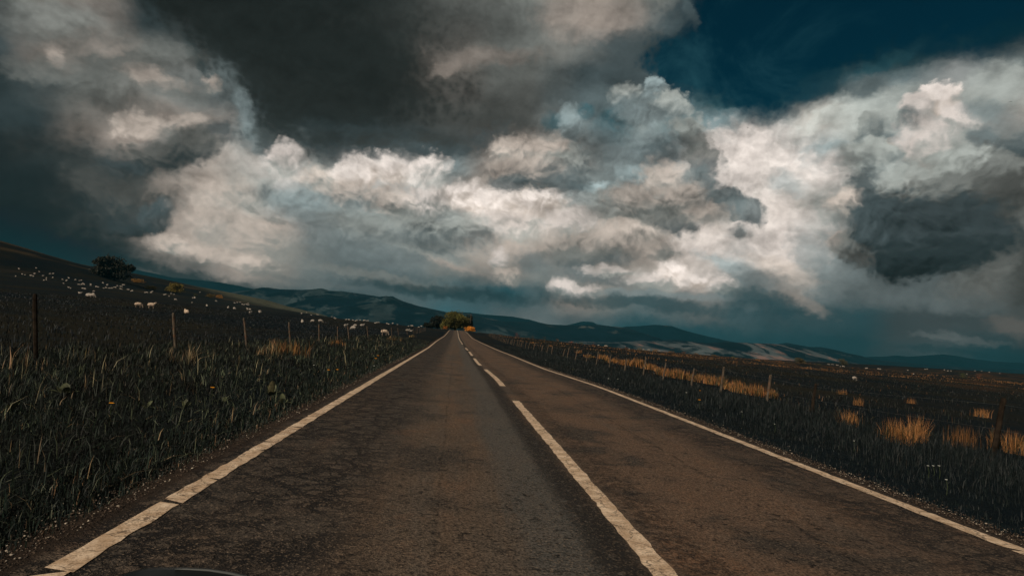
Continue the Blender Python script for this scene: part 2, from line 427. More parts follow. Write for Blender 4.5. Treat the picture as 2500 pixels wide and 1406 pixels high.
def blade_build(t, b):
    a = t.n('ShaderNodeAttribute', attribute_name='tint')
    setcol(t, b, a.outputs['Color'])


M_BLADE = material('grass blades', blade_build, .6, .25)
M_LEAF = material('leaves', blade_build, .65, .2)
M_STONE = material('stones', blade_build, .7, .3)


def ground_build(t, b):
    p = t.n('ShaderNodeNewGeometry').outputs['Position']
    s = t.n('ShaderNodeSeparateXYZ', {0: p})
    flat = t.vm('MULTIPLY', p, (1, .35, 0))
    big = t.noise(flat, .012, 5, .6)
    mid = t.noise(flat, .09, 5, .65)
    fine = t.noise(p, 2.5, 5, .7)
    c = t.mix(t.rng(fine, .35, .7), (.0028, .0070, .0105, 1), (.0062, .0115, .0140, 1))
    c = t.mix(t.rng(t.noise(flat, .05, 6, .7), .42, .62, 0, .75), c, (.0190, .0165, .0085, 1))
    # ochre moor grass in drifts to the right of the road, farther off
    right = t.rng(s.outputs[0], 25, 90)
    far = t.rng(s.outputs[1], 60, 170)
    far2 = t.rng(s.outputs[1], 900, 500)
    m = t.m('MULTIPLY', t.m('MULTIPLY', t.rng(mid, .48, .60), right), t.m('MULTIPLY', far, far2))
    m = t.m('MULTIPLY', m, t.rng(big, .40, .55))
    c = t.mix(t.m('MULTIPLY', m, .75), c, (.105, .048, .016, 1))
    # strips of paler pasture on the left slope
    left = t.rng(s.outputs[0], -120, -170)
    strip = t.noise(t.vm('MULTIPLY', p, (.30, .035, 0)), .16, 4, .6)
    ms = t.m('MULTIPLY', left, t.rng(strip, .585, .64))
    ms = t.m('MULTIPLY', ms, t.rng(s.outputs[1], 250, 420))
    c = t.mix(t.m('MULTIPLY', ms, .6), c, (.085, .058, .030, 1))
    ms2 = t.m('MULTIPLY', t.rng(s.outputs[1], 620, 800), t.m('MULTIPLY', t.rng(s.outputs[0], -140, -190), t.rng(s.outputs[0], -330, -285)))
    c = t.mix(t.m('MULTIPLY', ms2, t.rng(mid, .3, .5)), c, (.095, .098, .068, 1))
    # pale fields of the valley floor
    val = t.rng(s.outputs[1], 1300, 1800)
    cell = t.n('ShaderNodeTexVoronoi', {'Vector': t.vm('MULTIPLY', p, (1, .45, 0)), 'Scale': .011}, voronoi_dimensions='2D')
    sc_ = t.n('ShaderNodeSeparateXYZ', {0: cell.outputs['Color']})
    fld = t.mix(t.rng(sc_.outputs[0], .55, .62), (.006, .010, .010, 1), (.075, .078, .065, 1))
    fld = t.mix(t.rng(sc_.outputs[1], .80, .82), fld, (.26, .25, .22, 1))
    fld = t.mix(t.rng(t.noise(flat, .004, 4, .6), .56, .48), fld, (.006, .010, .011, 1))
    c = t.mix(val, c, fld)
    setcol(t, b, c)
    bump(t, b, fine, .8, .12)


M_GROUND = material('moor ground', ground_build, .95, .05)


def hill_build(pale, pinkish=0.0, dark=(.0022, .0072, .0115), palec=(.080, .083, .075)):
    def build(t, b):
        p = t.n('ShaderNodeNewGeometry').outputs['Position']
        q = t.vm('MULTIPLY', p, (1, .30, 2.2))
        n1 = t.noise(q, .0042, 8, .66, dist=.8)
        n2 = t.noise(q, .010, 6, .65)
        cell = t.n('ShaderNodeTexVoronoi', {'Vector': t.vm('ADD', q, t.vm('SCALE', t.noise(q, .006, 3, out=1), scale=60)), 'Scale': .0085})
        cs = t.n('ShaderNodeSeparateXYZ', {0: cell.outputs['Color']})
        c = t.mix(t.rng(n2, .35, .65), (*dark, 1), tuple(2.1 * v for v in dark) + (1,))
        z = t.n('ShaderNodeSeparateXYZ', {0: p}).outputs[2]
        m = t.rng(t.m('ADD', n1, t.m('MULTIPLY', cs.outputs[0], .10)), .77 - pale * .8, .86 - pale * .8)  # pale patches: lighter fields, with sunlit ground painted into the colour
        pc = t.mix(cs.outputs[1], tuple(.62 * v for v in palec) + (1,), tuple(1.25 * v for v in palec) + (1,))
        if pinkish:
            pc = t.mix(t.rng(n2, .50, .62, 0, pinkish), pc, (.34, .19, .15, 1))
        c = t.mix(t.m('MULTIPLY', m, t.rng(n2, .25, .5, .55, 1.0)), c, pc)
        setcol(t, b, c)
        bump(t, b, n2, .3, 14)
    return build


def road_build(t, b):
    p = t.n('ShaderNodeTexCoord').outputs['Object']
    s = t.n('ShaderNodeSeparateXYZ', {0: p})
    x, y = s.outputs[0], s.outputs[1]
    st = t.vm('MULTIPLY', p, (1.0, .10, 1))            # features drawn out along the road
    long1 = t.noise(st, 1.7, 5, .6)
    long2 = t.noise(t.vm('MULTIPLY', p, (1, .04, 1)), 4.5, 5, .65)
    blot = t.noise(p, .9, 6, .68, dist=.5)
    grit = t.noise(p, 42, 4, .8)
    agg = t.n('ShaderNodeTexVoronoi', {'Vector': p, 'Scale': 95.0})
    aggc = t.n('ShaderNodeSeparateXYZ', {0: agg.outputs['Color']})
    greyl = (.123, .101, .081, 1)
    brown = (.177, .111, .073, 1)
    c = t.mix(t.rng(long1, .36, .62), greyl, (.162, .110, .074, 1))
    rl = t.rng(x, 1.15, 1.55)
    c = t.mix(t.m('MULTIPLY', rl, .85), c, brown)
    c = t.mix(t.m('MULTIPLY', t.m('MULTIPLY', rl, t.rng(long1, .52, .66)), .6), c, (.150, .114, .089, 1))
    c = t.mix(t.rng(blot, .52, .70, 0, .6), c, (.230, .121, .067, 1))
    c = t.mix(t.rng(blot, .52, .34, 0, .90), c, (.056, .048, .041, 1))
    # smoother greyer wheel track beside the centre line
    wx = t.m('ADD', x, t.m('MULTIPLY', t.m('SUBTRACT', long2, .5), .5))
    tr = t.m('MULTIPLY', t.rng(wx, .30, .62), t.rng(wx, 1.18, .98))
    c = t.mix(t.m('MULTIPLY', tr, .75), c, (.110, .110, .103, 1))
    tr2 = t.m('MULTIPLY', t.rng(wx, -1.25, -1.0), t.rng(wx, -.45, -.8))
    c = t.mix(t.m('MULTIPLY', tr2, .45), c, (.122, .110, .095, 1))
    # worn, dark, stripped band left of the centre line and seams
    frag = t.noise(p, 11, 7, .78)
    e1 = t.m('ADD', x, t.m('MULTIPLY', t.m('SUBTRACT', t.noise(t.vm('MULTIPLY', p, (1, .35, 1)), 2.2, 5, .6), .5), .15))

    def band(src, c0, w, thr=.5, lo=.0):
        k = t.m('ABSOLUTE', t.m('SUBTRACT', src, c0))
        k = t.rng(k, w * 1.3, w * .3)
        return t.m('MULTIPLY', k, t.rng(frag, thr + .06, thr - .06, lo, 1.0))
    dk = band(e1, 1.06, .17, .54)
    dk = t.m('MAXIMUM', dk, t.m('MULTIPLY', band(e1, -.02, .020, .44, .0), .7))
    dk = t.m('MAXIMUM', dk, t.m('MULTIPLY', band(e1, 2.68, .028, .46, .0), .65))
    dk = t.m('MAXIMUM', dk, t.m('MULTIPLY', band(e1, 1.55, .20, .47), .6))
    dk = t.m('MAXIMUM', dk, t.m('MULTIPLY', t.rng(frag, .43, .36), t.rng(blot, .58, .42, 0, .9)))
    c = t.mix(t.m('MULTIPLY', dk, .9), c, (.017, .016, .016, 1))
    # crazing: crack network, strongest along the left edge
    wq = t.vm('ADD', t.vm('MULTIPLY', p, (1, 1.15, 1)), t.vm('SCALE', t.noise(p, 2.2, 6, .74, out=1), scale=.45))

    def cracks(scl, w):
        v = t.n('ShaderNodeTexVoronoi', {'Vector': wq, 'Scale': scl}, feature='DISTANCE_TO_EDGE')
        return t.rng(v.outputs[0], w, w * .25)
    zone = t.m('MAXIMUM', t.rng(x, -.15, -.85), t.m('MULTIPLY', t.rng(x, 3.0, 3.7), .9))
    c = t.mix(t.m('MULTIPLY', zone, .5), c, (.060, .052, .045, 1))
    zone = t.m('MULTIPLY', zone, t.rng(t.noise(p, 1.1, 5, .65), .34, .52, .25, 1.0))
    k1 = t.m('MULTIPLY', cracks(2.9, .17), zone)
    k2 = t.m('MULTIPLY', cracks(7.0, .15), t.m('MULTIPLY', zone, t.rng(blot, .38, .55)))
    ck = t.m('MAXIMUM', k1, t.m('MULTIPLY', k2, .9))
    c = t.mix(t.m('MULTIPLY', ck, .95), c, (.008, .008, .009, 1))
    # chippings
    c = t.mix(t.m('MULTIPLY', t.rng(frag, .47, .39), .38), c, (.020, .018, .017, 1))
    c = t.mix(t.m('MULTIPLY', t.rng(aggc.outputs[0], .74, .95), .62), c, (.24, .18, .13, 1))
    c = t.mix(t.m('MULTIPLY', t.rng(aggc.outputs[1], .55, .95), .6), c, (.016, .014, .013, 1))
    c = t.mix(t.m('MULTIPLY', t.rng(grit, .56, .34), .85), c, (.012, .011, .011, 1))
    # earth washed over the edges
    ed = t.m('MAXIMUM', t.rng(x, -1.86, -1.98), t.rng(x, 4.36, 4.48))
    c = t.mix(t.m('MULTIPLY', ed, .85), c, (.024, .016, .011, 1))
    setcol(t, b, c)
    h = t.m('SUBTRACT', t.m('ADD', t.m('MULTIPLY', grit, .6), t.m('MULTIPLY', agg.outputs['Distance'], .4)), t.m('MULTIPLY', t.m('MAXIMUM', ck, dk), 1.4))
    bump(t, b, h, .9, .012)


M_ROAD = material('worn asphalt', road_build, .82, .12)


def paint_build(t, b):
    p = t.n('ShaderNodeTexCoord').outputs['Object']
    f = t.noise(p, 7, 6, .7)
    g = t.noise(p, 34, 4, .75)
    c = t.mix(t.rng(f, .38, .70), (.52, .37, .245, 1), (.86, .69, .52, 1))
    c = t.mix(t.rng(g, .46, .30, 0, .85), c, (.30, .20, .12, 1))
    wq = t.vm('ADD', t.vm('MULTIPLY', p, (1, 1.15, 1)), t.vm('SCALE', t.noise(p, 3.0, 5, .7, out=1), scale=.34))
    v = t.n('ShaderNodeTexVoronoi', {'Vector': wq, 'Scale': 3.4}, feature='DISTANCE_TO_EDGE')
    c = t.mix(t.rng(v.outputs[0], .030, .006, 0, .75), c, (.06, .045, .035, 1))
    wear = t.noise(p, 1.6, 5, .65)
    agg = t.n('ShaderNodeTexVoronoi', {'Vector': p, 'Scale': 95.0})
    chip = t.rng(t.n('ShaderNodeSeparateXYZ', {0: agg.outputs['Color']}).outputs[0], .62, .80)
    c = t.mix(t.m('MULTIPLY', chip, t.rng(wear, .40, .66, .12, .75)), c, (.14, .10, .07, 1))
    c = t.mix(t.rng(t.noise(p, 19, 5, .7), .60, .70, 0, .7), c, (.10, .075, .055, 1))
    setcol(t, b, c)
    bump(t, b, g, .5, .006)


M_PAINT = material('road paint', paint_build, .7, .2)
M_WOOD = None


def wood_build(t, b):
    p = t.n('ShaderNodeTexCoord').outputs['Object']
    f = t.noise(t.vm('MULTIPLY', p, (1, 1, .12)), 38, 5, .7)
    z = t.n('ShaderNodeSeparateXYZ', {0: p}).outputs[2]
    c = t.mix(t.rng(f, .35, .65), (.030, .025, .019, 1), (.135, .110, .085, 1))
    c = t.mix(t.rng(t.noise(p, 5, 4), .50, .62, 0, .6), c, (.15, .058, .022, 1))
    setcol(t, b, c)
    bump(t, b, f, .6, .01)


M_WOOD = material('weathered wood', wood_build, .85, .1)
M_WOODD = plain('dark rotten wood', (.020, .015, .011), .5, 9.0, .9, .05)
M_WIRE = plain('galvanised wire', (.07, .072, .07), .5, 3.0, .5, .5)
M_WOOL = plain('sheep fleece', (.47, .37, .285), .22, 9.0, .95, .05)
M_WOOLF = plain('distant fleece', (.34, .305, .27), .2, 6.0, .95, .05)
M_SKIN = plain('sheep face', (.34, .27, .21), .2, 9.0, .9, .05)
M_BARK = plain('bark', (.035, .028, .022), .4, 4.0, .9, .05)
M_BIRD = plain('dark feathers', (.02, .02, .022), .3, 9.0, .8, .1)


# ================================================================== mesh helpers
def tag(o, label=None, cat=None, group=None, kind=None):
    if label:
        o['label'] = label
    if cat:
        o['category'] = cat
    if group:
        o['group'] = group
    if kind:
        o['kind'] = kind
    return o


def link(name, me, mat, parent=None, smooth=False):
    if mat and not me.materials:
        me.materials.append(mat)
    o = bpy.data.objects.new(name, me)
    C.objects.link(o)
    if parent:
        o.parent = parent
    if smooth:
        me.shade_smooth()
    return o


def empty(name, loc):
    o = bpy.data.objects.new(name, None)
    C.objects.link(o)
    o.location = loc
    o.empty_display_size = .2
    return o


def np_mesh(name, co, faces4=None, faces3=None, tint=None):
    """mesh from numpy arrays; tint = one colour per vertex"""
    me = bpy.data.meshes.new(name)
    co = np.ascontiguousarray(co, dtype=np.float32)
    me.vertices.add(len(co))
    me.vertices.foreach_set('co', co.ravel())
    li, ls = [], []
    st = 0
    if faces4 is not None and len(faces4):
        li.append(np.asarray(faces4, dtype=np.int32).ravel())
        ls.append(np.arange(len(faces4), dtype=np.int32) * 4)
        st = len(faces4) * 4
    if faces3 is not None and len(faces3):
        li.append(np.asarray(faces3, dtype=np.int32).ravel())
        ls.append(st + np.arange(len(faces3), dtype=np.int32) * 3)
    li, ls = np.concatenate(li), np.concatenate(ls)
    me.loops.add(len(li))
    me.loops.foreach_set('vertex_index', li)
    me.polygons.add(len(ls))
    me.polygons.foreach_set('loop_start', ls)
    me.update(calc_edges=True)
    me.validate()
    if tint is not None:
        a = me.color_attributes.new('tint', 'FLOAT_COLOR', 'POINT')
        t = np.ones((len(co), 4), dtype=np.float32)
        t[:, :3] = tint
        a.data.foreach_set('color', t.ravel())
    return me


def grid_mesh(name, X, Y, Z):
    ny, nx = X.shape
    co = np.stack([X, Y, Z], -1).reshape(-1, 3)
    i = np.arange(nx - 1)[None, :] + np.arange(ny - 1)[:, None] * nx
    f = np.stack([i, i + 1, i + 1 + nx, i + nx], -1).reshape(-1, 4)
    return np_mesh(name, co, f)


def tube_bm(bm, pts, radii, n=7, cap=True):
    """a tube through points; returns nothing, adds to bm"""
    pts = [Vector(p) for p in pts]
    rings = []
    for i, p in enumerate(pts):
        a = pts[max(0, i - 1)]
        c = pts[min(len(pts) - 1, i + 1)]
        d = (c - a).normalized()
        s = d.cross(Vector((0, 0, 1)) if abs(d.z) < .9 else Vector((1, 0, 0))).normalized()
        u = s.cross(d)
        rings.append([bm.verts.new(p + (s * math.cos(2 * math.pi * k / n) + u * math.sin(2 * math.pi * k / n)) * radii[i]) for k in range(n)])
    for a, c in zip(rings, rings[1:]):
        for k in range(n):
            bm.faces.new((a[k], a[(k + 1) % n], c[(k + 1) % n], c[k]))
    if cap:
        bm.faces.new(rings[0][::-1])
        bm.faces.new(rings[-1])


def bm_obj(name, bm, mat, parent=None, smooth=False):
    bmesh.ops.recalc_face_normals(bm, faces=bm.faces)
    me = bpy.data.meshes.new(name)
    bm.to_mesh(me)
    bm.free()
    return link(name, me, mat, parent, smooth)


# ================================================================== the lie of the land
PY = np.array([-60, 0, 16, 22, 28, 46, 57, 70, 92, 130, 160, 200, 240, 273, 300, 340, 400, 520, 700, 9500.])
PZ = np.array([.15, 0, 0, -.05, -.11, -.15, -.17, -.14, -.11, -.03, .35, .95, 1.42, 1.62, 1.5, .7, -.8, -4, -6, -6])
LX = np.array([0, 8.5, 12, 20, 36, 71, 110, 150, 208, 255, 300, 360, 430, 700, 9000.])
LZ = np.array([0, 0, .03, .22, .95, 2.3, 4.1, 6.8, 11.8, 20.0, 29.5, 33, 34, 30, 20])
RX = np.array([0, 4.5, 6.5, 9, 11, 20, 60, 150, 350, 500, 650, 1000, 9000.])
RZ = np.array([0, 0, -.12, -.30, -.38, -.55, -1.0, -1.9, -2.6, 0.0, 5.0, 12, 14])


def smooth_interp(x, X, Z):
    x = np.asarray(x, float)
    i = np.clip(np.searchsorted(X, x) - 1, 0, len(X) - 2)
    m = np.zeros(len(X))
    d = np.diff(Z) / np.diff(X)
    m[1:-1] = np.where(d[:-1] * d[1:] > 0, 2 * d[:-1] * d[1:] / np.where(d[:-1] + d[1:] == 0, 1, d[:-1] + d[1:]), 0)
    m[0], m[-1] = d[0], d[-1]
    h = X[i + 1] - X[i]
    t = np.clip((x - X[i]) / h, 0, 1)
    return ((2 * t**3 - 3 * t**2 + 1) * Z[i] + (t**3 - 2 * t**2 + t) * h * m[i] + (-2 * t**3 + 3 * t**2) * Z[i + 1] + (t**3 - t**2) * h * m[i + 1])


def sstep(v, a, b):
    t = np.clip((np.asarray(v, float) - a) / (b - a), 0, 1)
    return t * t * (3 - 2 * t)


def road_x(y):                                 # the road drifts a little to the left
    return np.interp(y, [0, 18, 28, 46, 57, 70, 92, 130, 300], [0, 0, -.14, -.17, -.28, -.38, -.48, -.5, -.45])


def wob(x, y, s, seed=0.0):
    return (np.sin(x * s + 1.3 + seed) * np.cos(y * s * .83 + .7 * seed) + .5 * np.sin(x * s * 2.3 + y * s * 1.9 + seed * 2.1)
            + .3 * np.sin(x * s * 4.7 - y * s * 3.9 + seed))


def zland(x, y):
    x, y = np.broadcast_arrays(np.asarray(x, float), np.asarray(y, float))
    rx = x - road_x(y)
    side = np.where(rx < 0, smooth_interp(-rx, LX, LZ), smooth_interp(rx, RX, RZ))
    ridge = 1 - sstep(y, 1300, 2400)
    left_far = np.where(rx < 0, ridge, 1 - sstep(y, 1200, 2200))
    w = np.exp(-(np.abs(rx) / 70.0)**2)
    prof = smooth_interp(y, PY, PZ) * w + (1 - w) * (-7 * sstep(y, 520, 1300))
    valley = -28 * sstep(y, 900, 2200)
    bumps = wob(x, y, .21) * .07 * sstep(np.abs(rx), 9, 16) + wob(x, y, .035, 2) * .16 * sstep(np.abs(rx), 25, 60) + wob(x, y, .009, 5) * 1.0 * sstep(np.abs(rx), 120, 260)
    verge = .04 * sstep(np.abs(rx - 1.3), 3.5, 4.4) - .05 * (1 - sstep(np.abs(rx - 1.3), 3.4, 6)) * (np.abs(rx) < 400)
    side = side + np.where(rx < 0, 8.5 * sstep(-rx, 200, 300) * (1 - sstep(y, 380, 520)), 0)
    return side * left_far + prof + valley + bumps + verge


def hit(px, py, tmax=4000):
    d = ray(px, py)
    ts = np.geomspace(2, tmax, 2600)
    X, Y, Z = d.x * ts, d.y * ts, H + d.z * ts
    g = zland(X, Y)
    k = np.nonzero(Z <= g)[0]
    if len(k) == 0:
        return None
    k = k[0]
    t0, t1 = ts[max(0, k - 1)], ts[k]
    for _ in range(24):
        tm = (t0 + t1) / 2
        if H + d.z * tm <= float(zland(d.x * tm, d.y * tm)):
            t1 = tm
        else:
            t0 = tm
    return Vector((d.x * t1, d.y * t1, float(zland(d.x * t1, d.y * t1))))


def on_ray(px, py, dist):
    """ground point under a photo pixel, at a chosen distance along the road"""
    d = ray(px, py)
    t = dist / d.y
    x = d.x * t
    return Vector((x, dist, float(zland(x, dist))))


# ground sheet
def spaced(a, b, n, p):
    return a + (b - a) * np.linspace(0, 1, n)**p


gx = np.concatenate([-spaced(14, 9400, 190, 3.2)[::-1], np.linspace(-14, 16, 220)[1:-1], spaced(16, 9400, 190, 3.2)])
gy = np.concatenate([np.linspace(-60, 0, 20)[:-1], np.linspace(0, 60, 90), spaced(60, 9400, 330, 2.6)[1:]])
GX, GY = np.meshgrid(gx, gy)
GZ = zland(GX, GY)
lane = GX - road_x(GY)
GZ -= .09 * (1 - sstep(np.abs(lane - 1.3), 3.40, 3.66)) * (GY < 700)
ground = tag(link('ground', grid_mesh('ground', GX, GY, GZ), M_GROUND, smooth=True), 'dark rough moorland sloping up to the left of the road', kind='structure')


# road
def camber(u):
    return -.022 * np.abs(u - 1.3) ** 1.3 * .18


ry = np.concatenate([np.linspace(-30, 40, 180), np.linspace(40, 420, 300)[1:]])
ru = np.concatenate([[-2.22], np.linspace(-2.1, 4.6, 28), [4.72]])
RU, RY = np.meshgrid(ru, ry)
edge = (RU < -2.15) * -(.10 * wob(RY * .9, RY * .3, 3.1)) + (RU > 4.65) * (.09 * wob(RY, RY * .2, 2.7))
RXm = RU + edge + road_x(RY)
RZm = smooth_interp(RY, PY, PZ) + camber(RU)
RZm = RZm - (RU < -2.15) * .05 - (RU > 4.65) * .05
road = tag(link('road', grid_mesh('road', RXm, RY, RZm), M_ROAD, smooth=True), 'worn brown and grey two lane asphalt road', kind='structure')


def zroad(u, y):
    return smooth_interp(y, PY, PZ) + camber(u)


rng = np.random.default_rng(7)


def paint_strip(name, u0, width, segs, label, chips=0.0):
    """painted line as ragged strips 4 mm above the asphalt; segs = list of (y0, y1)"""
    co, f4 = [], []
    for (a, b) in segs:
        n = max(3, int((b - a) / (.09 if a < 40 else 1.2)))
        y = np.linspace(a, b, n)
        j = .011 if a < 30 else .004
        l = u0 - width / 2 + np.cumsum(rng.normal(0, j * .4, n)) * .0 + rng.normal(0, j * .5, n) + .002 * wob(y, y * .2, 3.0)
        r = u0 + width / 2 + rng.normal(0, j * .5, n) + .002 * wob(y, y * .3, 3.6, 3)
        m = (l + r) / 2
        base = len(co)
        sk = rng.normal(0, .03) if a < 40 else 0
        for q in range(n):
            e = sk if q in (0, n - 1) else 0
            for v, yy in ((l[q], y[q] - e), (m[q], y[q]), (r[q], y[q] + e)):
                co.append((v + float(road_x(yy)), yy, float(zroad(v, yy)) + .004))
        for q in range(n - 1):
            k = base + q * 3
            f4 += [(k, k + 1, k + 4, k + 3), (k + 1, k + 2, k + 5, k + 4)]
    return tag(link(name, np_mesh(name, np.array(co), f4), M_PAINT), label, kind='structure')


def broken(y0, y1, near, gap):
    out, y = [], y0
    while y < y1:
        L = rng.uniform(*near) * (1 if y < 14 else 2.5)
        out.append((y, min(y + L, y1)))
        y += L + rng.uniform(*gap)
    return out


paint_strip('left_edge_line', -1.75, .138, broken(-6, 22, (.35, 1.6), (.008, .05)) + [(22, 278)], 'cracked cream edge line down the left side of the road')
paint_strip('right_edge_line', 4.27, .150, broken(-6, 22, (.5, 1.8), (.004, .02)) + [(22, 278)], 'thin pale edge line down the right side of the road')
dash = [(-8, 12.0)] + [(15.2, 22.6), (25.9, 33.2), (37.0, 44.5), (48, 55)] + [(60 + 9 * k, 66.5 + 9 * k) for k in range(1, 4)] + [(97, 276)]
paint_strip('centre_line', 1.275, .145, dash, 'broken cream line between the two lanes of the road')

# ================================================================== hills
def ridge(name, pts, D, w, mat, label, seed, rough=1.0, back=None, base=-32.0):
    """a hill range whose crest runs through photo directions pts at distance D (metres along the road)"""
    P = []
    for (px, py) in pts:
        d = ray(px, py)
        t = D / d.y
        P.append((d.x * t, H + d.z * t))
    P = np.array(sorted(P))
    x0, x1 = P[0, 0], P[-1, 0]
    n = 300
    xs = np.linspace(x0 - w * .9, x1 + w * .9, n)
    crest = np.interp(xs, P[:, 0], P[:, 1])
    fall = np.minimum(sstep(xs, x0 - w * .9, x0), 1 - sstep(xs, x1, x1 + w * .9))
    crest = base + (crest - base) * fall
    r = np.random.default_rng(seed)
    ds = np.concatenate([np.linspace(-w, 0, 26), np.linspace(0, w * .8, 12)[1:]])
    X, Dd = np.meshgrid(xs, ds)
    prof = np.where(Dd < 0, (1 + Dd / w), (1 - Dd / (w * .8)))
    prof = np.clip(prof, 0, 1)
    prof = prof ** 1.25 * (1.9 - .9 * prof)
    prof = np.clip(prof, 0, 1)
    hgt = crest[None, :] - base
    nz = np.zeros_like(X)
    for o in range(5):
        f = .0016 * 2**o
        nz += .55**o * wob(X + seed * 300, Dd * 1.3 + D, f, r.uniform(0, 6))
    slope = prof * (1 - prof) * 4
    Z = base + hgt * prof + nz * slope * hgt * .10 * rough + nz * (prof > .97) * hgt * .006
    Y = D + Dd + 0.04 * w * np.sin(X * .002 + seed)
    return tag(link(name, grid_mesh(name, X, Y, Z), mat, smooth=True), label, kind='structure')


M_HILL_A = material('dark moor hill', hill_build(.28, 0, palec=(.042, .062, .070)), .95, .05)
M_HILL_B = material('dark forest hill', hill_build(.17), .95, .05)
M_HILL_C = material('painted sunlit fields hill', hill_build(.36, .7, palec=(.10, .12, .13)), .95, .05)  # sunlit stretch painted in as pale, pinkish field colour
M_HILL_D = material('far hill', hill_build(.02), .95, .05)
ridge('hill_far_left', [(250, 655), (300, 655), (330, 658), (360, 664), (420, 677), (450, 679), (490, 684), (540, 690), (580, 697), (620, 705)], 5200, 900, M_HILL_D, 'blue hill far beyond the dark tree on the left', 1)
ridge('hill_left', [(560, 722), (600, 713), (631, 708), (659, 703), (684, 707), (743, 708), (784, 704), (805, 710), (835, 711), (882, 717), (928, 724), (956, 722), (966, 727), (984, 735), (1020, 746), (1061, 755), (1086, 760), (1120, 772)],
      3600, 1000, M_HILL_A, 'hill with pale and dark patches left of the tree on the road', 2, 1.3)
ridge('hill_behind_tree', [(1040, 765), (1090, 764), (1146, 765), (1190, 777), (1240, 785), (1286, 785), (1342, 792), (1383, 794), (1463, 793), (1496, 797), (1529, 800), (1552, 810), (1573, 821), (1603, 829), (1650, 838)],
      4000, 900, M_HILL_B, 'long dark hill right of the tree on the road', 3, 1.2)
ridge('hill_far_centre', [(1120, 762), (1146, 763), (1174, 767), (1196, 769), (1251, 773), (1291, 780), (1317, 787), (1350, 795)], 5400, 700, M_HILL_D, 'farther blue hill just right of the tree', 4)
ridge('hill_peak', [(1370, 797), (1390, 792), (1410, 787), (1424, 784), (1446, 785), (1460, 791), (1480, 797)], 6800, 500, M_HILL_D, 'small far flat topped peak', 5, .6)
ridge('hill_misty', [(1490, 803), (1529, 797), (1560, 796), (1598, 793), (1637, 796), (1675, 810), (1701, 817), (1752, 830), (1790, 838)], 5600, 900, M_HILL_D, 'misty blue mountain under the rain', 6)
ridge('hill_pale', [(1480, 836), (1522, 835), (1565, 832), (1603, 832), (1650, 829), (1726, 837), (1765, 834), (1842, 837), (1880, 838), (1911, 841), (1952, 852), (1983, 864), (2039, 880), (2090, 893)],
      3000, 620, M_HILL_C, 'low hill of pale fields with painted sunlight right of centre', 7, .8)
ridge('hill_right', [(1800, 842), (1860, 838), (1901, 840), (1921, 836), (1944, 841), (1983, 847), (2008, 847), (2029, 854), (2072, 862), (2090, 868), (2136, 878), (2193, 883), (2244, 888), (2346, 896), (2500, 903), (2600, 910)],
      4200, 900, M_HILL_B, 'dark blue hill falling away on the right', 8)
ridge('hill_far_right', [(2080, 874), (2126, 870), (2154, 870), (2183, 867), (2211, 870), (2257, 867), (2300, 864), (2334, 868), (2372, 875), (2436, 883), (2500, 886), (2640, 890)], 5600, 800, M_HILL_D, 'low far blue hills at the right edge', 9)


# ================================================================== fences
def along(u, pxs, py):
    out = []
    for px in pxs:
        d = ray(px, py)
        y = u * d.y / d.x
        for _ in range(3):
            y = (u + float(road_x(y))) * d.y / d.x
        out.append(y)
    return out


def fence(name, u0, ys, hts, rad, bias, seed, label, wires):
    root = tag(empty(name, (u0, ys[0], float(zland(u0, ys[0])))), label, 'fence')
    r = random.Random(seed)
    tops = []
    for y, h in zip(ys, hts):
        x = u0 + float(road_x(y)) + r.uniform(-.12, .12)
        z = float(zland(x, y))
        tx, ty = math.tan(math.radians(bias + r.uniform(-3.5, 3.5))), math.tan(math.radians(r.uniform(-3, 3)))
        bm = bmesh.new()
        R0 = rad * r.uniform(.85, 1.2)
        n = 8
        pts = [(tx * q * h + r.uniform(-.006, .006), ty * q * h, q * h) for q in (-.12, .15, .45, .75, .96, 1.0)]
        tube_bm(bm, pts, [R0 * 1.05, R0, R0 * .97, R0 * .95, R0 * .93, R0 * .7], n)
        for v in bm.verts:
            v.co.x += r.uniform(-.004, .004)
            v.co.y += r.uniform(-.004, .004)
        o = bm_obj('post', bm, M_WOODD if ys.index(y) in ((1,) if u0 < 0 else (0, 1, 2)) else M_WOOD, root)
        o.location = Vector((x, y, z)) - root.location
        tops.append((Vector((x, y, z)), tx, ty, h))
    for frac in wires:
        bm = bmesh.new()
        for (a, ax, ay, ah), (b, bx, by, bh) in zip(tops, tops[1:]):
            p = a + Vector((ax * ah * frac, ay * ah * frac, ah * frac)) - root.location
            q = b + Vector((bx * bh * frac, by * bh * frac, bh * frac)) - root.location
            m = (p + q) / 2 - Vector((0, 0, .025))
            tube_bm(bm, [p, m, q], [.0021] * 3, 4, cap=False)
        bm_obj('wire', bm, M_WIRE, root)
    return root


LY = [6.0] + along(-7.65, [95, 437, 598, 709, 783, 821, 851, 897, 933, 953, 971, 990, 1008], 850)
while LY[-1] < 170:
    LY.append(LY[-1] + 5.8)
LH = [1.2, 1.26, 1.08, 1.12, 1.1, 1.08, 1.0, 1.12, 1.15, .95, 1.1, 1.05, 1.1, 1.1] + [1.05, 1.1, .98] * 12
LH = LH[:len(LY)]
fence('post_and_wire_fence', -7.65, LY, LH, .040, -9.0, 3, 'leaning wooden post and wire fence in front of the sheep field on the left', (.35, .62, .90))
RY_ = [7.0] + along(10.9, [2430, 1985, 1868, 1762, 1683, 1617, 1569, 1523, 1486, 1454, 1424, 1400, 1383, 1367, 1341, 1328, 1314, 1296, 1283], 930)
while RY_[-1] < 190:
    RY_.append(RY_[-1] + 4.2)
RH_ = [1.1, 1.15, .9] + [1.0 + .12 * math.sin(k * 2.1) for k in range(60)]
RH_ = RH_[:len(RY_)]
fence('post_and_wire_fence', 10.9, RY_, RH_, .043, 8.0, 5, 'wooden post and wire fence standing in orange dry grass on the right', (.45, .88))


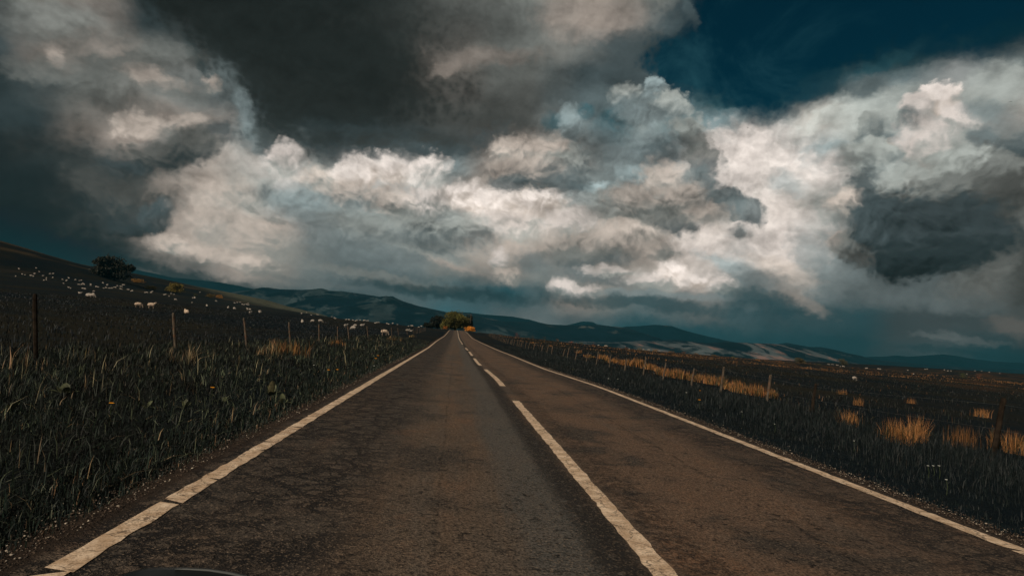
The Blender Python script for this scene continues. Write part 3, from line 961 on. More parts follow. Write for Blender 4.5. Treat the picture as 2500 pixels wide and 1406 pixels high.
# ================================================================== grass
def blades(x, y, z, h, w, tint, r, lean=.45, yaw=None):
    n = len(x)
    yaw = r.uniform(0, 2 * np.pi, n) if yaw is None else yaw
    la = r.uniform(0, 2 * np.pi, n)
    lm = h * np.abs(r.normal(0, lean, n))
    wx, wy = np.cos(yaw) * w / 2, np.sin(yaw) * w / 2
    lx, ly = np.cos(la) * lm, np.sin(la) * lm
    lm = np.minimum(lm, h * 1.5)
    lx, ly = np.cos(la) * lm, np.sin(la) * lm
    top = np.sqrt(np.maximum(h * h - lm * lm * .8, (.22 * h)**2))
    co = np.empty((n, 5, 3))
    co[:, 0] = np.stack([x - wx, y - wy, z - .02], 1)
    co[:, 1] = np.stack([x + wx, y + wy, z - .02], 1)
    mx, my, mz = x + lx * .30, y + ly * .30, z + top * .58
    co[:, 2] = np.stack([mx + wx * .8, my + wy * .8, mz], 1)
    co[:, 3] = np.stack([mx - wx * .8, my - wy * .8, mz], 1)
    co[:, 4] = np.stack([x + lx, y + ly, z + top], 1)
    b = np.arange(n) * 5
    f4 = np.stack([b, b + 1, b + 2, b + 3], 1)
    f3 = np.stack([b + 3, b + 2, b + 4], 1)
    return co.reshape(-1, 3), f4, f3, np.repeat(tint, 5, axis=0)


def merge(parts):
    co, f4, f3, t, off = [], [], [], [], 0
    for a, b, c, d in parts:
        co.append(a)
        f4.append(b + off)
        f3.append(c + off)
        t.append(d)
        off += len(a)
    return np.concatenate(co), np.concatenate(f4), np.concatenate(f3), np.concatenate(t)


def tints(n, r, base, pale, straw, pp, ps):
    t = np.array(base)[None] * r.uniform(.35, 1.9, (n, 1)) * r.uniform(.8, 1.2, (n, 3))
    k = r.random(n)
    a, b = k < pp, (k >= pp) & (k < pp + ps)
    t[a] = np.array(pale)[None] * r.uniform(.4, 1.5, (a.sum(), 1))
    t[b] = np.array(straw)[None] * r.uniform(.4, 1.3, (b.sum(), 1))
    return t


def scatter(n, ua, ub, ya, yb, r, pw=1.0):
    y = ya * (yb / ya)**r.random(n)
    u = ua + (ub - ua) * r.random(n)
    if pw != 1.0:
        u = ua + (ub - ua) * r.random(n)**pw
    return u + road_x(y), y, u


r = np.random.default_rng(11)
parts = []
# left verge, thicker and taller towards the fence
x, y, u = scatter(200000, -2.35, -9.2, 2.7, 75, r)
keep = (x > -.80 * y - .3)
clump = wob(x * 3.1, y * 2.2, 1.0) + .8 * wob(x, y, 7.0, 2)
keep &= r.random(len(x)) < np.clip(.62 + .30 * clump, .12, 1)
x, y, u, clump = x[keep], y[keep], u[keep], clump[keep]
d = np.clip((-2.35 - u) / 4.2, 0, 1)
h = (.035 + .085 * d + .075 * np.maximum(clump, 0) * d) * r.uniform(.5, 1.5, len(x))
w = (.0026 + .00052 * y) * r.uniform(.6, 1.5, len(x))
T = tints(len(x), r, (.0065, .0125, .0100), (.105, .128, .078), (.24, .165, .085), .085, .015)
T *= .8 * np.clip(.72 + .62 * wob(x * 2.0, y * 1.3, .9, 5) + .3 * wob(x * 2, y, 3.0, 2), .15, 1.9)[:, None]
parts.append(blades(x, y, zland(x, y), h, w, T, r, 1.0))
# matted, bent stems between the upright ones
x, y, u = scatter(42000, -2.25, -9.0, 2.7, 45, r)
keep = (x > -.80 * y - .3)
x, y, u = x[keep], y[keep], u[keep]
T = tints(len(x), r, (.0065, .0115, .0080), (.075, .090, .055), (.17, .12, .065), .09, .025)
parts.append(blades(x, y, zland(x, y) + r.uniform(0, .07, len(x)), r.uniform(.08, .20, len(x)), (.0032 + .00055 * y) * r.uniform(.6, 1.6, len(x)), T, r, 2.2))
# seed stalks and coarse straws
x, y, u = scatter(190, -3.2, -9.0, 4, 50, r)
keep = x > -.8 * y
x, y = x[keep], y[keep]
T = np.array((.20, .18, .11))[None] * r.uniform(.3, 1.5, (len(x), 1))
parts.append(blades(x, y, zland(x, y), r.uniform(.24, .48, len(x)), .004 + .0006 * y, T, r, .42))
# edge fringe creeping to the gravel
x, y, u = scatter(14000, -2.06, -2.75, 2.7, 60, r)
T = tints(len(x), r, (.008, .015, .012), (.09, .10, .07), (.18, .11, .06), .08, .03)
parts.append(blades(x, y, zland(x, y), r.uniform(.03, .11, len(x)), .004 + .0006 * y, T, r, .6))
# field beyond the left fence
x, y, u = scatter(52000, -9.0, -60, 9, 150, r, 1.3)
keep = (x > -.80 * y) & (r.random(len(x)) < np.clip(.5 + .4 * wob(x, y, .6, 3), .1, 1))
x, y = x[keep], y[keep]
T = tints(len(x), r, (.0028, .0072, .0105), (.026, .032, .022), (.05, .036, .018), .03, .012)
parts.append(blades(x, y, zland(x, y), r.uniform(.06, .22, len(x)), .006 + .0008 * y, T, r, .5))
# right verge
x, y, u = scatter(95000, 4.72, 11.5, 3.2, 80, r)
keep = (x < 1.05 * y + .5)
clump = wob(x * 3.0, y * 2.0, 1.1, 4)
keep &= r.random(len(x)) < np.clip(.60 + .3 * clump, .1, 1)
x, y, u, clump = x[keep], y[keep], u[keep], clump[keep]
d = np.clip((u - 4.72) / 3, 0, 1)
h = (.04 + .20 * d) * r.uniform(.5, 1.5, len(x))
T = tints(len(x), r, (.0040, .0080, .0088), (.018, .027, .023), (.06, .04, .025), .015, .004)
T = T * .6 + T.mean(axis=0)[None] * .4
parts.append(blades(x, y, zland(x, y), h * .8, (.0028 + .00055 * y) * r.uniform(.6, 1.5, len(x)), T, r, .5))
# moor to the right
x, y, u = scatter(70000, 11, 170, 9, 330, r, 1.5)
keep = (x < 1.05 * y + .5) & (r.random(len(x)) < np.clip(.5 + .5 * wob(x, y, .35, 6), .05, 1))
x, y = x[keep], y[keep]
T = tints(len(x), r, (.0060, .0080, .0070), (.032, .032, .020), (.09, .045, .018), .04, .03)
parts.append(blades(x, y, zland(x, y), r.uniform(.08, .28, len(x)), .006 + .0009 * y, T, r, .5))
co, f4, f3, T = merge(parts)
tag(link('grass', np_mesh('grass', co, f4, f3, T), M_BLADE), 'long dark green grass on both verges and the fields', 'grass', kind='stuff')

# dry orange grass drifts
parts = []
cl = []
rr = random.Random(4)
for (px, py, sz, n, hh) in [(1300, 838, .5, 130, .4), (1345, 846, .6, 150, .4), (1415, 862, .6, 160, .45), (1440, 873, .8, 300, .45), (1470, 876, .9, 380, .5),
                            (1500, 885, 1.0, 480, .5), (1540, 893, 1.1, 950, .62), (1555, 890, .7, 420, .6), (1590, 903, 1.0, 520, .5), (1617, 915, .9, 560, .55),
                            (1645, 922, .8, 560, .55), (1665, 925, .7, 480, .55), (1700, 932, .8, 560, .5), (1735, 938, .8, 440, .5), (1760, 942, .6, 420, .5),
                            (1795, 955, .7, 460, .5), (1820, 962, .7, 560, .5), (1845, 966, .7, 520, .5), (1860, 968, .5, 280, .45),
                            (690, 868, .55, 420, .5), (662, 872, .4, 240, .45), (712, 864, .4, 260, .42), (823, 845, .6, 240, .5), (957, 832, .8, 200, .45), (1000, 822, 1.2, 260, .4),
                            (455, 888, .35, 150, .4), (50, 905, .3, 90, .4), (210, 890, .3, 70, .4)]:
    p = hit(px, py)
    if p is None:
        continue
    m = int(n * (.85 if px > 1200 else .35))
    nc = 7
    kx, ky = r.normal(0, sz * .40, nc), r.normal(0, sz * .85, nc)
    kk = r.integers(0, nc, m)
    x = p.x + kx[kk] + r.normal(0, sz * .12, m)
    y = p.y + ky[kk] + r.normal(0, sz * .22, m)
    base = np.array((.36, .170, .062) if px > 1200 or px in (823, 690) else (.26, .175, .085))
    T = base[None] * r.uniform(.2, 1.2, (m, 1)) * r.uniform(.9, 1.1, (m, 3))
    ol = r.random(m) < .38
    T[ol] = np.array((.045, .042, .018))[None] * r.uniform(.3, 1.6, (ol.sum(), 1))
    parts.append(blades(x, y, zland(x, y), hh * (.65 + .5 * r.random(nc))[kk] * r.uniform(.6, 1.2, m), (.0045 + .0006 * y) * r.uniform(.6, 1.4, m), T, r, .34))
# drifts over the far moor
x, y, u = scatter(46000, 16, 420, 60, 520, r, 1.2)
k = wob(x * .4, y, .055, 1.5) + .6 * wob(x, y, .16, 4.0)
keep = (k > .62) & (x < 1.0 * y) & (y > 95)
x, y = x[keep], y[keep]
T = np.array((.19, .095, .036))[None] * r.uniform(.2, 1.2, (len(x), 1))
parts.append(blades(x, y, zland(x, y), r.uniform(.2, .5, len(x)), .010 + .0008 * y, T, r, .3))
co, f4, f3, T = merge(parts)
tag(link('dry_grass', np_mesh('dry_grass', co, f4, f3, T), M_BLADE), 'drifts of orange dry grass along the fences and over the moor', 'dry grass', kind='stuff')

for (px, py, sz, n, hh, lean, lab) in [
        (2190, 1082, .30, 420, .42, .28, 'bushy orange grass tuft with long crossed straws on the right verge'),
        (2240, 1080, .20, 260, .50, .35, 'arching orange grass tuft just right of the tuft with crossed straws'),
        (2350, 1092, .30, 300, .40, .20, 'wide brownish grass tuft left of the dark post at the right edge'),
        (2480, 1108, .20, 260, .42, .22, 'orange grass tuft cut by the right edge of the photo'),
        (2430, 1095, .14, 120, .40, .22, 'narrow orange grass tuft at the foot of the dark right edge post'),
        (2075, 1040, .26, 170, .36, .16, 'thin upright orange grass tuft left of the tuft with crossed straws'),
        (2398, 1018, .30, 200, .34, .20, 'small rounded orange grass tuft beside the top of the dark right edge post'),
        (2096, 990, .22, 90, .34, .14, 'faint small orange tuft on the moor above the thin upright tuft'),
        (2225, 985, .34, 80, .30, .25, 'dull brown tuft on the moor behind the bushy orange tufts'),
        (2055, 962, .30, 90, .30, .22, 'small dull orange tuft on the moor beyond the tall fence post'),
        (462, 890, .10, 60, .48, .75, 'splayed pale straw tuft at the foot of the second left fence post')]:
    p = hit(px, py)
    n = int(n * .95)
    x = np.clip(r.normal(0, sz * .5, n) * r.uniform(.4, 1.3, n), -sz, sz)
    y = np.clip(r.normal(0, sz * .5, n), -sz, sz)
    z = zland(x + p.x, y + p.y) - p.z
    pale = 'pale straw' in lab
    T = np.array((.42, .30, .17) if pale else ((.36, .165, .058) if 'orange' in lab else (.17, .080, .03)))[None] * r.uniform(.2, 1.3, (n, 1))
    ol = r.random(n) < .3
    T[ol] *= np.array((.25, .42, .5))
    o = link('dry_grass_tuft', np_mesh('dry_grass_tuft', *(lambda q: (q[0], q[1], q[2], q[3]))(blades(x, y, z, hh * r.uniform(.55, 1.3, n), np.full(n, .0075) * r.uniform(.6, 1.5, n), T, r, lean * 1.25))), M_BLADE)
    o.location = p
    tag(o, lab, 'grass tuft', 'grass tufts standing on their own beside the road')

# ================================================================== gravel
r = np.random.default_rng(5)
OC = np.array([(1, 0, 0), (-1, 0, 0), (0, 1, 0), (0, -1, 0), (0, 0, 1), (0, 0, -1)], float)
OF = np.array([(0, 2, 4), (2, 1, 4), (1, 3, 4), (3, 0, 4), (2, 0, 5), (1, 2, 5), (3, 1, 5), (0, 3, 5)])
parts = []
for (a, s_, n) in ((-1.98, -.24, 7000), (4.44, .24, 7000)):
    y = 2.6 * (30 / 2.6)**r.random(n)
    u = a + np.abs(r.normal(0, 1, n)) * s_ * (1.0 if a > 0 else 1.25)
    x = u + road_x(y)
    s = r.uniform(.002, .009, n) * (1 + .03 * y)
    z = np.where((u > -2.2) & (u < 4.7), zroad(u, y), zland(x, y)) + s * .25
    sh = r.uniform(.5, 1.3, (n, 1, 3)) * s[:, None, None] * np.array((1.1, 1, .6))
    ang = r.uniform(0, 6.28, n)
    v = OC[None] * sh + r.normal(0, .12, (n, 6, 3)) * s[:, None, None]
    vx = v[..., 0] * np.cos(ang)[:, None] - v[..., 1] * np.sin(ang)[:, None]
    vy = v[..., 0] * np.sin(ang)[:, None] + v[..., 1] * np.cos(ang)[:, None]
    v = np.stack([vx + x[:, None], vy + y[:, None], v[..., 2] + z[:, None]], -1)
    f = (OF[None] + (np.arange(n) * 6)[:, None, None]).reshape(-1, 3)
    k = r.random(n)
    T = np.where((k < .15)[:, None], np.array((.36, .31, .25))[None] * r.uniform(.5, 1.3, (n, 1)), np.array((.06, .042, .03))[None] * r.uniform(.4, 1.8, (n, 1)))
    parts.append((v.reshape(-1, 3), np.zeros((0, 4), int), f, np.repeat(T, 6, axis=0)))
co, f4, f3, T = merge(parts)
tag(link('gravel', np_mesh('gravel', co, None, f3, T), M_STONE), 'loose pale chippings along both edges of the road', 'gravel', kind='stuff')


# ================================================================== broad leaved plants and flowers
def hit_lift(px, py, lift):
    d = ray(px, py)
    for t in np.geomspace(2, 300, 3000):
        x, y, z = d.x * t, d.y * t, H + d.z * t
        if z <= float(zland(x, y)) + lift:
            return Vector((x, y, float(zland(x, y))))


def leaf_blade(bm, L, Wd, droop, yaw, pitch, cl):
    n = 7
    rows_ = []
    for i in range(n):
        t = i / (n - 1)
        a = pitch - droop * t * t
        rad = L * t
        zz = L * (math.sin(pitch) * t - droop * .5 * t * t)
        rr_ = L * t * math.cos(pitch) * (1 - .15 * t)
        wd = Wd * math.sin(math.pi * min(1, .08 + t * .92)) ** .7 * (1 - .25 * t)
        c_, s_ = math.cos(yaw), math.sin(yaw)
        mid = Vector((rr_ * c_, rr_ * s_, zz))
        side = Vector((-s_, c_, 0)) * wd / 2
        rows_.append([bm.verts.new(mid - side + Vector((0, 0, wd * .18))), bm.verts.new(mid), bm.verts.new(mid + side + Vector((0, 0, wd * .18)))])
    for a, b in zip(rows_, rows_[1:]):
        for k in (0, 1):
            f = bm.faces.new((a[k], a[k + 1], b[k + 1], b[k]))
    return rows_


M_DOCK = plain('dock leaf', (.075, .085, .045), .5, 14, .5, .3)
M_DOCKP = plain('pale dock leaf', (.22, .20, .11), .4, 14, .55, .3)
M_YEL = plain('dandelion yellow', (.85, .34, .02), .2, 30, .7, .1)
M_WHITE = plain('white petals', (.70, .72, .68), .1, 30, .7, .1)
M_STEM = plain('flower stem', (.05, .07, .03), .3, 10, .7, .1)
rd = random.Random(9)
for (px, py, n, L, wd, pale, lab) in [
        (660, 966, 5, .26, .11, True, 'pale broad leaved dock with one upright yellowish leaf beside the left edge line'),
        (690, 988, 6, .22, .09, False, 'low dock plant with a flat leaf just below the pale upright one'),
        (155, 968, 6, .22, .13, False, 'heart leaved dock in the grass below the first fence post on the left'),
        (355, 998, 4, .17, .07, False, 'small dock with one shining leaf right of the single orange dandelion'),
        (450, 1000, 6, .22, .06, False, 'narrow leaved dock in the left verge beyond the two dandelions'),
        (25, 1006, 5, .18, .10, False, 'dark dock cut by the left edge of the photo'),
        (545, 985, 5, .20, .06, False, 'dock with yellowed leaf right of the farther orange dandelion'),
        (1400, 905, 5, .2, .08, False, 'small dock on the right verge beside the far part of the edge line')]:
    p = hit(px, py)
    bm = bmesh.new()
    for k in range(n):
        leaf_blade(bm, L * rd.uniform(.7, 1.15), wd * rd.uniform(.7, 1.1), rd.uniform(.2, .9), 2 * math.pi * k / n + rd.uniform(-.4, .4), rd.uniform(.5, 1.25), 0)
    root = bm_obj('dock_plant', bm, M_DOCK, None, True)
    root.location = p
    tag(root, lab, 'plant', 'broad leaved docks in the verges')
    if pale:
        bm = bmesh.new()
        leaf_blade(bm, L * 1.35, wd * 1.05, .3, -1.2, 1.1, 0)
        bm_obj('leaf', bm, M_DOCKP, root, True)['label'] = 'yellowish upright leaf'


def flower(px, py, hgt, rad, mat, name, lab, group):
    p = hit_lift(px, py, hgt)
    t = empty(name, p)
    bm = bmesh.new()
    tube_bm(bm, [(0, 0, 0), (.01, 0, hgt * .5), (0, .01, hgt)], [.0022, .002, .002], 5)
    bm_obj('stem', bm, M_STEM, t)
    bm = bmesh.new()
    n = 18
    c = bm.verts.new((0, .01, hgt + rad * .25))
    ring = []
    for k in range(n):
        a = 2 * math.pi * k / n
        q = rad * (1.0 if k % 2 else .82)
        ring.append(bm.verts.new((q * math.cos(a), .01 + q * math.sin(a), hgt + rad * .12 * (k % 2))))
    b = bm.verts.new((0, .01, hgt - rad * .3))
    for k in range(n):
        bm.faces.new((c, ring[k], ring[(k + 1) % n]))
        bm.faces.new((b, ring[(k + 1) % n], ring[k]))
    bm_obj('petals', bm, mat, t)
    tag(t, lab, 'flower', group)


GD = 'yellow dandelions in the verges'
for (px, py, rad, lab) in [
        (271, 984, .026, 'bright orange dandelion alone in the dark grass low on the left'),
        (518, 946, .030, 'orange dandelion in the left verge halfway between the fence and the edge line'),
        (1708, 976, .034, 'nearer and rounder of the two orange dandelions by the right fence'),
        (1709, 953, .030, 'farther flat orange dandelion by the right fence'),
        (802, 903, .034, 'left one of a pair of small yellow dandelions far along the left verge'),
        (823, 902, .034, 'right one of a pair of small yellow dandelions far along the left verge'),
        (917, 875, .045, 'tiny yellow dandelion farthest but one along the left verge'),
        (923, 868, .045, 'tiny yellow dandelion farthest along the left verge')]:
    flower(px, py, .20, rad, M_YEL, 'dandelion', lab, GD)
GW = 'white specks of flowers in the verges'
LW = {'l': 'tiny white wildflower in the far part of the left verge', 'r': 'tiny white wildflower in the dark grass of the right verge'}
for (px, py, s) in [(888, 847, 'l'), (889, 851, 'l'), (913, 845, 'l'), (939, 848, 'l'), (1002, 838, 'l'), (766, 891, 'l'), (913, 893, 'l'),
                    (1333, 879, 'r'), (1486, 924, 'r'), (1508, 925, 'r'), (1676, 958, 'r'), (1812, 1005, 'r'), (1892, 1035, 'r'), (2267, 1137, 'r'),
                    (2280, 1137, 'r'), (2294, 1137, 'r'), (2086, 1076, 'r'), (2121, 941, 'r'), (2175, 958, 'r'), (2279, 948, 'r'), (2312, 1171, 'r')]:
    flower(px, py, .16, .014 if py > 980 else .026, M_WHITE, 'wildflower', LW[s], GW)


# ================================================================== trees and bushes
def tree(name, label, cat, cx, top, wpx, dist, base, dark, nleaf, seed, group=None, trunk=True, squash=1.0, leaf=None, lo=None):
    r = np.random.default_rng(seed)
    d = ray(cx, top)
    t = dist / d.y
    X, zt = d.x * t, H + d.z * t
    zb = float(zland(X, dist))
    Hh = max(.5, zt - zb)
    Wd = wpx * dist / FPX * 1.0
    root = tag(empty(name, (X, dist, zb)), label, cat, group)
    lo = lo if lo is not None else (.12 if trunk else .0)
    nl = 24
    lob = []
    for k in range(nl):
        a = r.uniform(0, 2 * np.pi)
        q = r.uniform(.05, .40) * Wd
        zc = (lo + .14 + (.62 - lo) * (k + .5) / nl) * Hh
        env = math.sqrt(max(.15, 1 - ((zc / Hh - .42) / .62)**2))
        lob.append((q * math.cos(a) * env, q * math.sin(a) * env, zc, Wd * r.uniform(.10, .23), Hh * r.uniform(.09, .21)))
    lob.append((0, 0, Hh * (.60 if trunk else .45), Wd * .34, Hh * .38))
    if lo < .1 and trunk:
        lob += [(Wd * .24, 0, Hh * .25, Wd * .24, Hh * .24), (-Wd * .24, 0, Hh * .25, Wd * .24, Hh * .24)]
    per = nleaf // len(lob)
    P, T = [], []
    for (a, b, c, rw, rh) in lob:
        v = r.normal(0, 1, (per, 3))
        v /= np.linalg.norm(v, axis=1)[:, None]
        v *= r.uniform(.55, 1.06, (per, 1))
        q = v * np.array((rw, rw, rh * squash)) + np.array((a, b, c))
        P.append(q)
        lobe_t = r.uniform(.65, 1.35)
        T.append(np.array(base)[None] * lobe_t * r.uniform(.5, 1.5, (per, 1)) * r.uniform(.9, 1.1, (per, 3)))
    P, T = np.concatenate(P), np.concatenate(T)
    keep = P[:, 2] > .05
    P, T = P[keep], T[keep]
    n = len(P)
    s = (leaf or Wd * .022) * r.uniform(.6, 1.5, n)
    a1 = r.normal(0, 1, (n, 3))
    a1 /= np.linalg.norm(a1, axis=1)[:, None]
    a2 = np.cross(a1, r.normal(0, 1, (n, 3)))
    a2 /= np.linalg.norm(a2, axis=1)[:, None]
    a1 *= s[:, None]
    a2 *= s[:, None] * .6
    co = np.stack([P - a1, P - a2, P + a1, P + a2], 1).reshape(-1, 3)
    f = np.arange(n * 4).reshape(-1, 4)
    link('crown' if trunk else 'foliage', np_mesh('crown', co, f, None, np.repeat(T, 4, axis=0)), M_LEAF, root)
    bm = bmesh.new()
    tr = Wd * (.028 if trunk else .012)
    if trunk:
        tube_bm(bm, [(0, 0, -.3), (.02 * Wd, 0, Hh * .2), (0, .01 * Wd, Hh * .42), (-.01 * Wd, 0, Hh * .7)], [tr * 1.3, tr, tr * .75, tr * .3], 9)
    for (a, b, c, rw, rh) in lob[:7]:
        st = Hh * (.2 + .2 * r.random()) if trunk else 0
        tube_bm(bm, [(0, 0, st), (a * .45, b * .45, st + (c - st) * .6), (a, b, c)], [tr * .55, tr * .35, tr * .15], 6)
    bm_obj('trunk' if trunk else 'stem', bm, M_BARK, root, True)
    return root


tree('broadleaf_tree', 'rounded olive green tree where the road meets the horizon', 'tree', 1115, 754, 78, 291, (.092, .086, .023), 0, 15000, 1, 'trees in the distance', leaf=.22, lo=.0)
tree('broadleaf_tree', 'dark tree just left of the olive tree at the end of the road', 'tree', 1071, 766, 46, 306, (.010, .014, .010), 0, 6000, 2, 'trees in the distance', leaf=.24, lo=.0)
tree('broadleaf_tree', 'narrow dark tree just right of the olive tree at the end of the road', 'tree', 1146, 764, 22, 300, (.018, .020, .011), 0, 2500, 12, 'trees in the distance', leaf=.22)
tree('hedge_bush', 'low dark bush left of the trees at the end of the road', 'bush', 1048, 786, 34, 268, (.012, .015, .009), 0, 2400, 3, 'bushes by the trees at the end of the road', trunk=False, leaf=.2)
tree('gorse_bush', 'bright orange bush right of the olive tree at the end of the road', 'bush', 1149, 795, 27, 284, (.62, .25, .035), 0, 5200, 4, 'bushes by the trees at the end of the road', trunk=False, leaf=.15)
tree('gorse_bush', 'small dull orange bush under the left side of the far olive tree', 'bush', 1088, 795, 12, 283, (.34, .13, .03), 0, 900, 5, 'bushes by the trees at the end of the road', trunk=False, leaf=.12)
for i, (cx, base_y, top, w, tint, tr, nm, lab, n) in enumerate([
        (276, 684, 622, 96, (.018, .019, .012), True, 'broadleaf_tree', 'big dark round topped tree on the skyline of the left hillside', 12000),
        (430, 716, 688, 46, (.15, .115, .025), True, 'broadleaf_tree', 'small olive and yellow tree below the skyline on the left hillside', 3500),
        (338, 692, 679, 34, (.24, .13, .035), False, 'gorse_bush', 'flat orange bush just right of the big dark tree', 1200),
        (370, 708, 696, 28, (.20, .13, .025), False, 'gorse_bush', 'mossy yellow bush between the big dark and the small olive tree', 1200),
        (478, 724, 716, 16, (.05, .05, .018), False, 'gorse_bush', 'dark green bush right of the small olive tree', 700),
        (514, 727, 716, 26, (.13, .085, .02), False, 'gorse_bush', 'olive bush beside the orange bush below the pale field strip', 900),
        (538, 729, 718, 20, (.34, .16, .03), False, 'gorse_bush', 'bright orange bush below the pale field strip on the left', 900),
        (812, 760, 752, 10, (.02, .025, .016), False, 'hedge_bush', 'small dark round bush at the end of the pale field strip', 500),
        (1953, 889, 871, 27, (.060, .052, .026), True, 'broadleaf_tree', 'left one of two small trees on the skyline of the right moor', 2500),
        (2058, 893, 873, 26, (.070, .062, .032), True, 'broadleaf_tree', 'right one of two small trees on the skyline of the right moor', 2500),
        (1170, 812, 806, 18, (.05, .05, .02), False, 'hedge_bush', 'scrubby bush beside the right fence just past the orange bush', 500)]):
    p = hit(cx, base_y)
    dist = p.y if p else 420
    dist = min(dist, 620)
    tree(nm, lab, 'tree' if tr else 'bush', cx, top, w, dist, tint, 0, n, 20 + i, 'trees and bushes in the fields', trunk=tr, lo=(.02 if tr and w > 40 else None))
GB = 'gorse bushes dotted over the right moor'
rb = random.Random(8)
for i, (cx, top, w) in enumerate([(1262, 806, 14), (1300, 812, 16), (1330, 815, 12), (1362, 822, 18), (1395, 828, 16), (1420, 831, 20), (1450, 836, 14), (1480, 838, 18), (1530, 843, 14),
                                  (1563, 843, 16), (1600, 848, 22), (1640, 852, 18), (1670, 854, 14), (1700, 858, 16), (1745, 862, 20), (1790, 866, 16), (1850, 872, 20), (1900, 877, 18), (2000, 886, 14), (2350, 903, 22), (2390, 906, 18)]):
    tree('gorse_bush', 'low brownish gorse bush among many dotted along the right moor skyline', 'bush', cx, top + 3, w, rb.uniform(300, 520), (rb.uniform(.06, .22), rb.uniform(.05, .09), .025), 0, 420, 60 + i, GB, trunk=False)

# ================================================================== sheep
def remeshed(bm, name, voxel, mat, smooth=2):
    me = bpy.data.meshes.new(name)
    bm.to_mesh(me)
    bm.free()
    o = bpy.data.objects.new(name, me)
    C.objects.link(o)
    m = o.modifiers.new('r', 'REMESH')
    m.mode = 'VOXEL'
    m.voxel_size = voxel
    s = o.modifiers.new('s', 'SMOOTH')
    s.iterations = smooth
    dg = bpy.context.evaluated_depsgraph_get()
    out = bpy.data.meshes.new_from_object(o.evaluated_get(dg))
    bpy.data.objects.remove(o)
    out.name = name
    out.materials.clear()
    out.materials.append(mat)
    out.shade_smooth()
    return out


def ball(bm, c, s, sub=3, rot=None):
    g = bmesh.ops.create_icosphere(bm, subdivisions=sub, radius=1)
    for v in g['verts']:
        q = Vector((v.co.x * s[0], v.co.y * s[1], v.co.z * s[2]))
        if rot:
            q.rotate(rot)
        v.co = q + Vector(c)


def sheep_meshes(pose):
    from mathutils import Euler
    lying = pose == 'lying'
    dz = -.34 if lying else 0
    bm = bmesh.new()
    ball(bm, (0, 0, .60 + dz), (.42, .17, .20))
    if pose == 'grazing':
        neck = [(.34, 0, .66), (.52, 0, .50), (.62, 0, .30)]
        head, rot = (.68, 0, .20), Euler((0, math.radians(62), 0))
    else:
        neck = [(.34, 0, .68 + dz), (.46, 0, .84 + dz), (.52, 0, .95 + dz)]
        head, rot = (.60, 0, .97 + dz), Euler((0, math.radians(22), 0))
    tube_bm(bm, neck, [.13, .10, .075], 10)
    ball(bm, head, (.145, .062, .075), 3, rot)
    for s in (-1, 1):
        e = Vector((-.07, s * .085, .045))
        e.rotate(rot)
        ball(bm, Vector(head) + e, (.028, .055, .016), 2)
    if not lying:
        for (lx, ly, k) in ((.28, .10, 0), (.28, -.10, 0), (-.30, .10, 1), (-.30, -.10, 1)):
            if k:      # hind leg: knee forward, hock back
                tube_bm(bm, [(lx, ly, .55), (lx + .07, ly, .40), (lx - .06, ly, .25), (lx - .02, ly, .04), (lx, ly, 0)], [.085, .060, .034, .026, .034], 9)
            else:
                tube_bm(bm, [(lx, ly, .55), (lx, ly, .40), (lx + .01, ly, .22), (lx, ly, .04), (lx + .01, ly, 0)], [.070, .048, .032, .024, .034], 9)
    else:
        for s in (-1, 1):
            tube_bm(bm, [(.30, s * .10, .16), (.44, s * .12, .06), (.30, s * .14, .03)], [.06, .04, .03], 8)
            tube_bm(bm, [(-.26, s * .12, .16), (-.10, s * .20, .07), (-.28, s * .21, .03)], [.08, .05, .03], 8)
    body = remeshed(bm, 'sheep', .022, M_SKIN)
    bm = bmesh.new()
    rr_ = random.Random(3)
    ball(bm, (0, 0, .62 + dz), (.50, .235, .265))
    ball(bm, (-.30, 0, .62 + dz), (.24, .22, .25))
    ball(bm, (.26, 0, .63 + dz), (.25, .22, .25))
    ball(bm, (-.54, 0, .56 + dz), (.05, .05, .13), 2)
    for q in neck[:2]:
        ball(bm, q, (.15, .14, .15), 2)
    for k in range(46):
        a, b = rr_.uniform(0, 6.28), rr_.uniform(-.5, 1.4)
        ball(bm, (.50 * math.cos(a) * math.cos(b), .22 * math.sin(a) * math.cos(b), .62 + dz + .25 * math.sin(b)), (.075, .07, .06), 1)
    fleece = remeshed(bm, 'fleece', .028, M_WOOL, 1)
    return body, fleece


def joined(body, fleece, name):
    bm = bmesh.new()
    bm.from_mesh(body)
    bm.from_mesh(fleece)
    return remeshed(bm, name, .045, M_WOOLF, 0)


SH = {k: sheep_meshes(k) for k in ('grazing', 'standing', 'lying')}
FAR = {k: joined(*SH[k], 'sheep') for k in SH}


def put_sheep(p, yaw, pose, near, label, group, scale=1.0):
    if near:
        o = bpy.data.objects.new('sheep', SH[pose][0])
        C.objects.link(o)
        f = bpy.data.objects.new('fleece', SH[pose][1])
        C.objects.link(f)
        f.parent = o
    else:
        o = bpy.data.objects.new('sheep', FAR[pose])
        C.objects.link(o)
    o.location = p - Vector((0, 0, .02))
    o.rotation_euler = (0, 0, yaw)
    o.scale = (scale,) * 3
    tag(o, label, 'sheep', group)


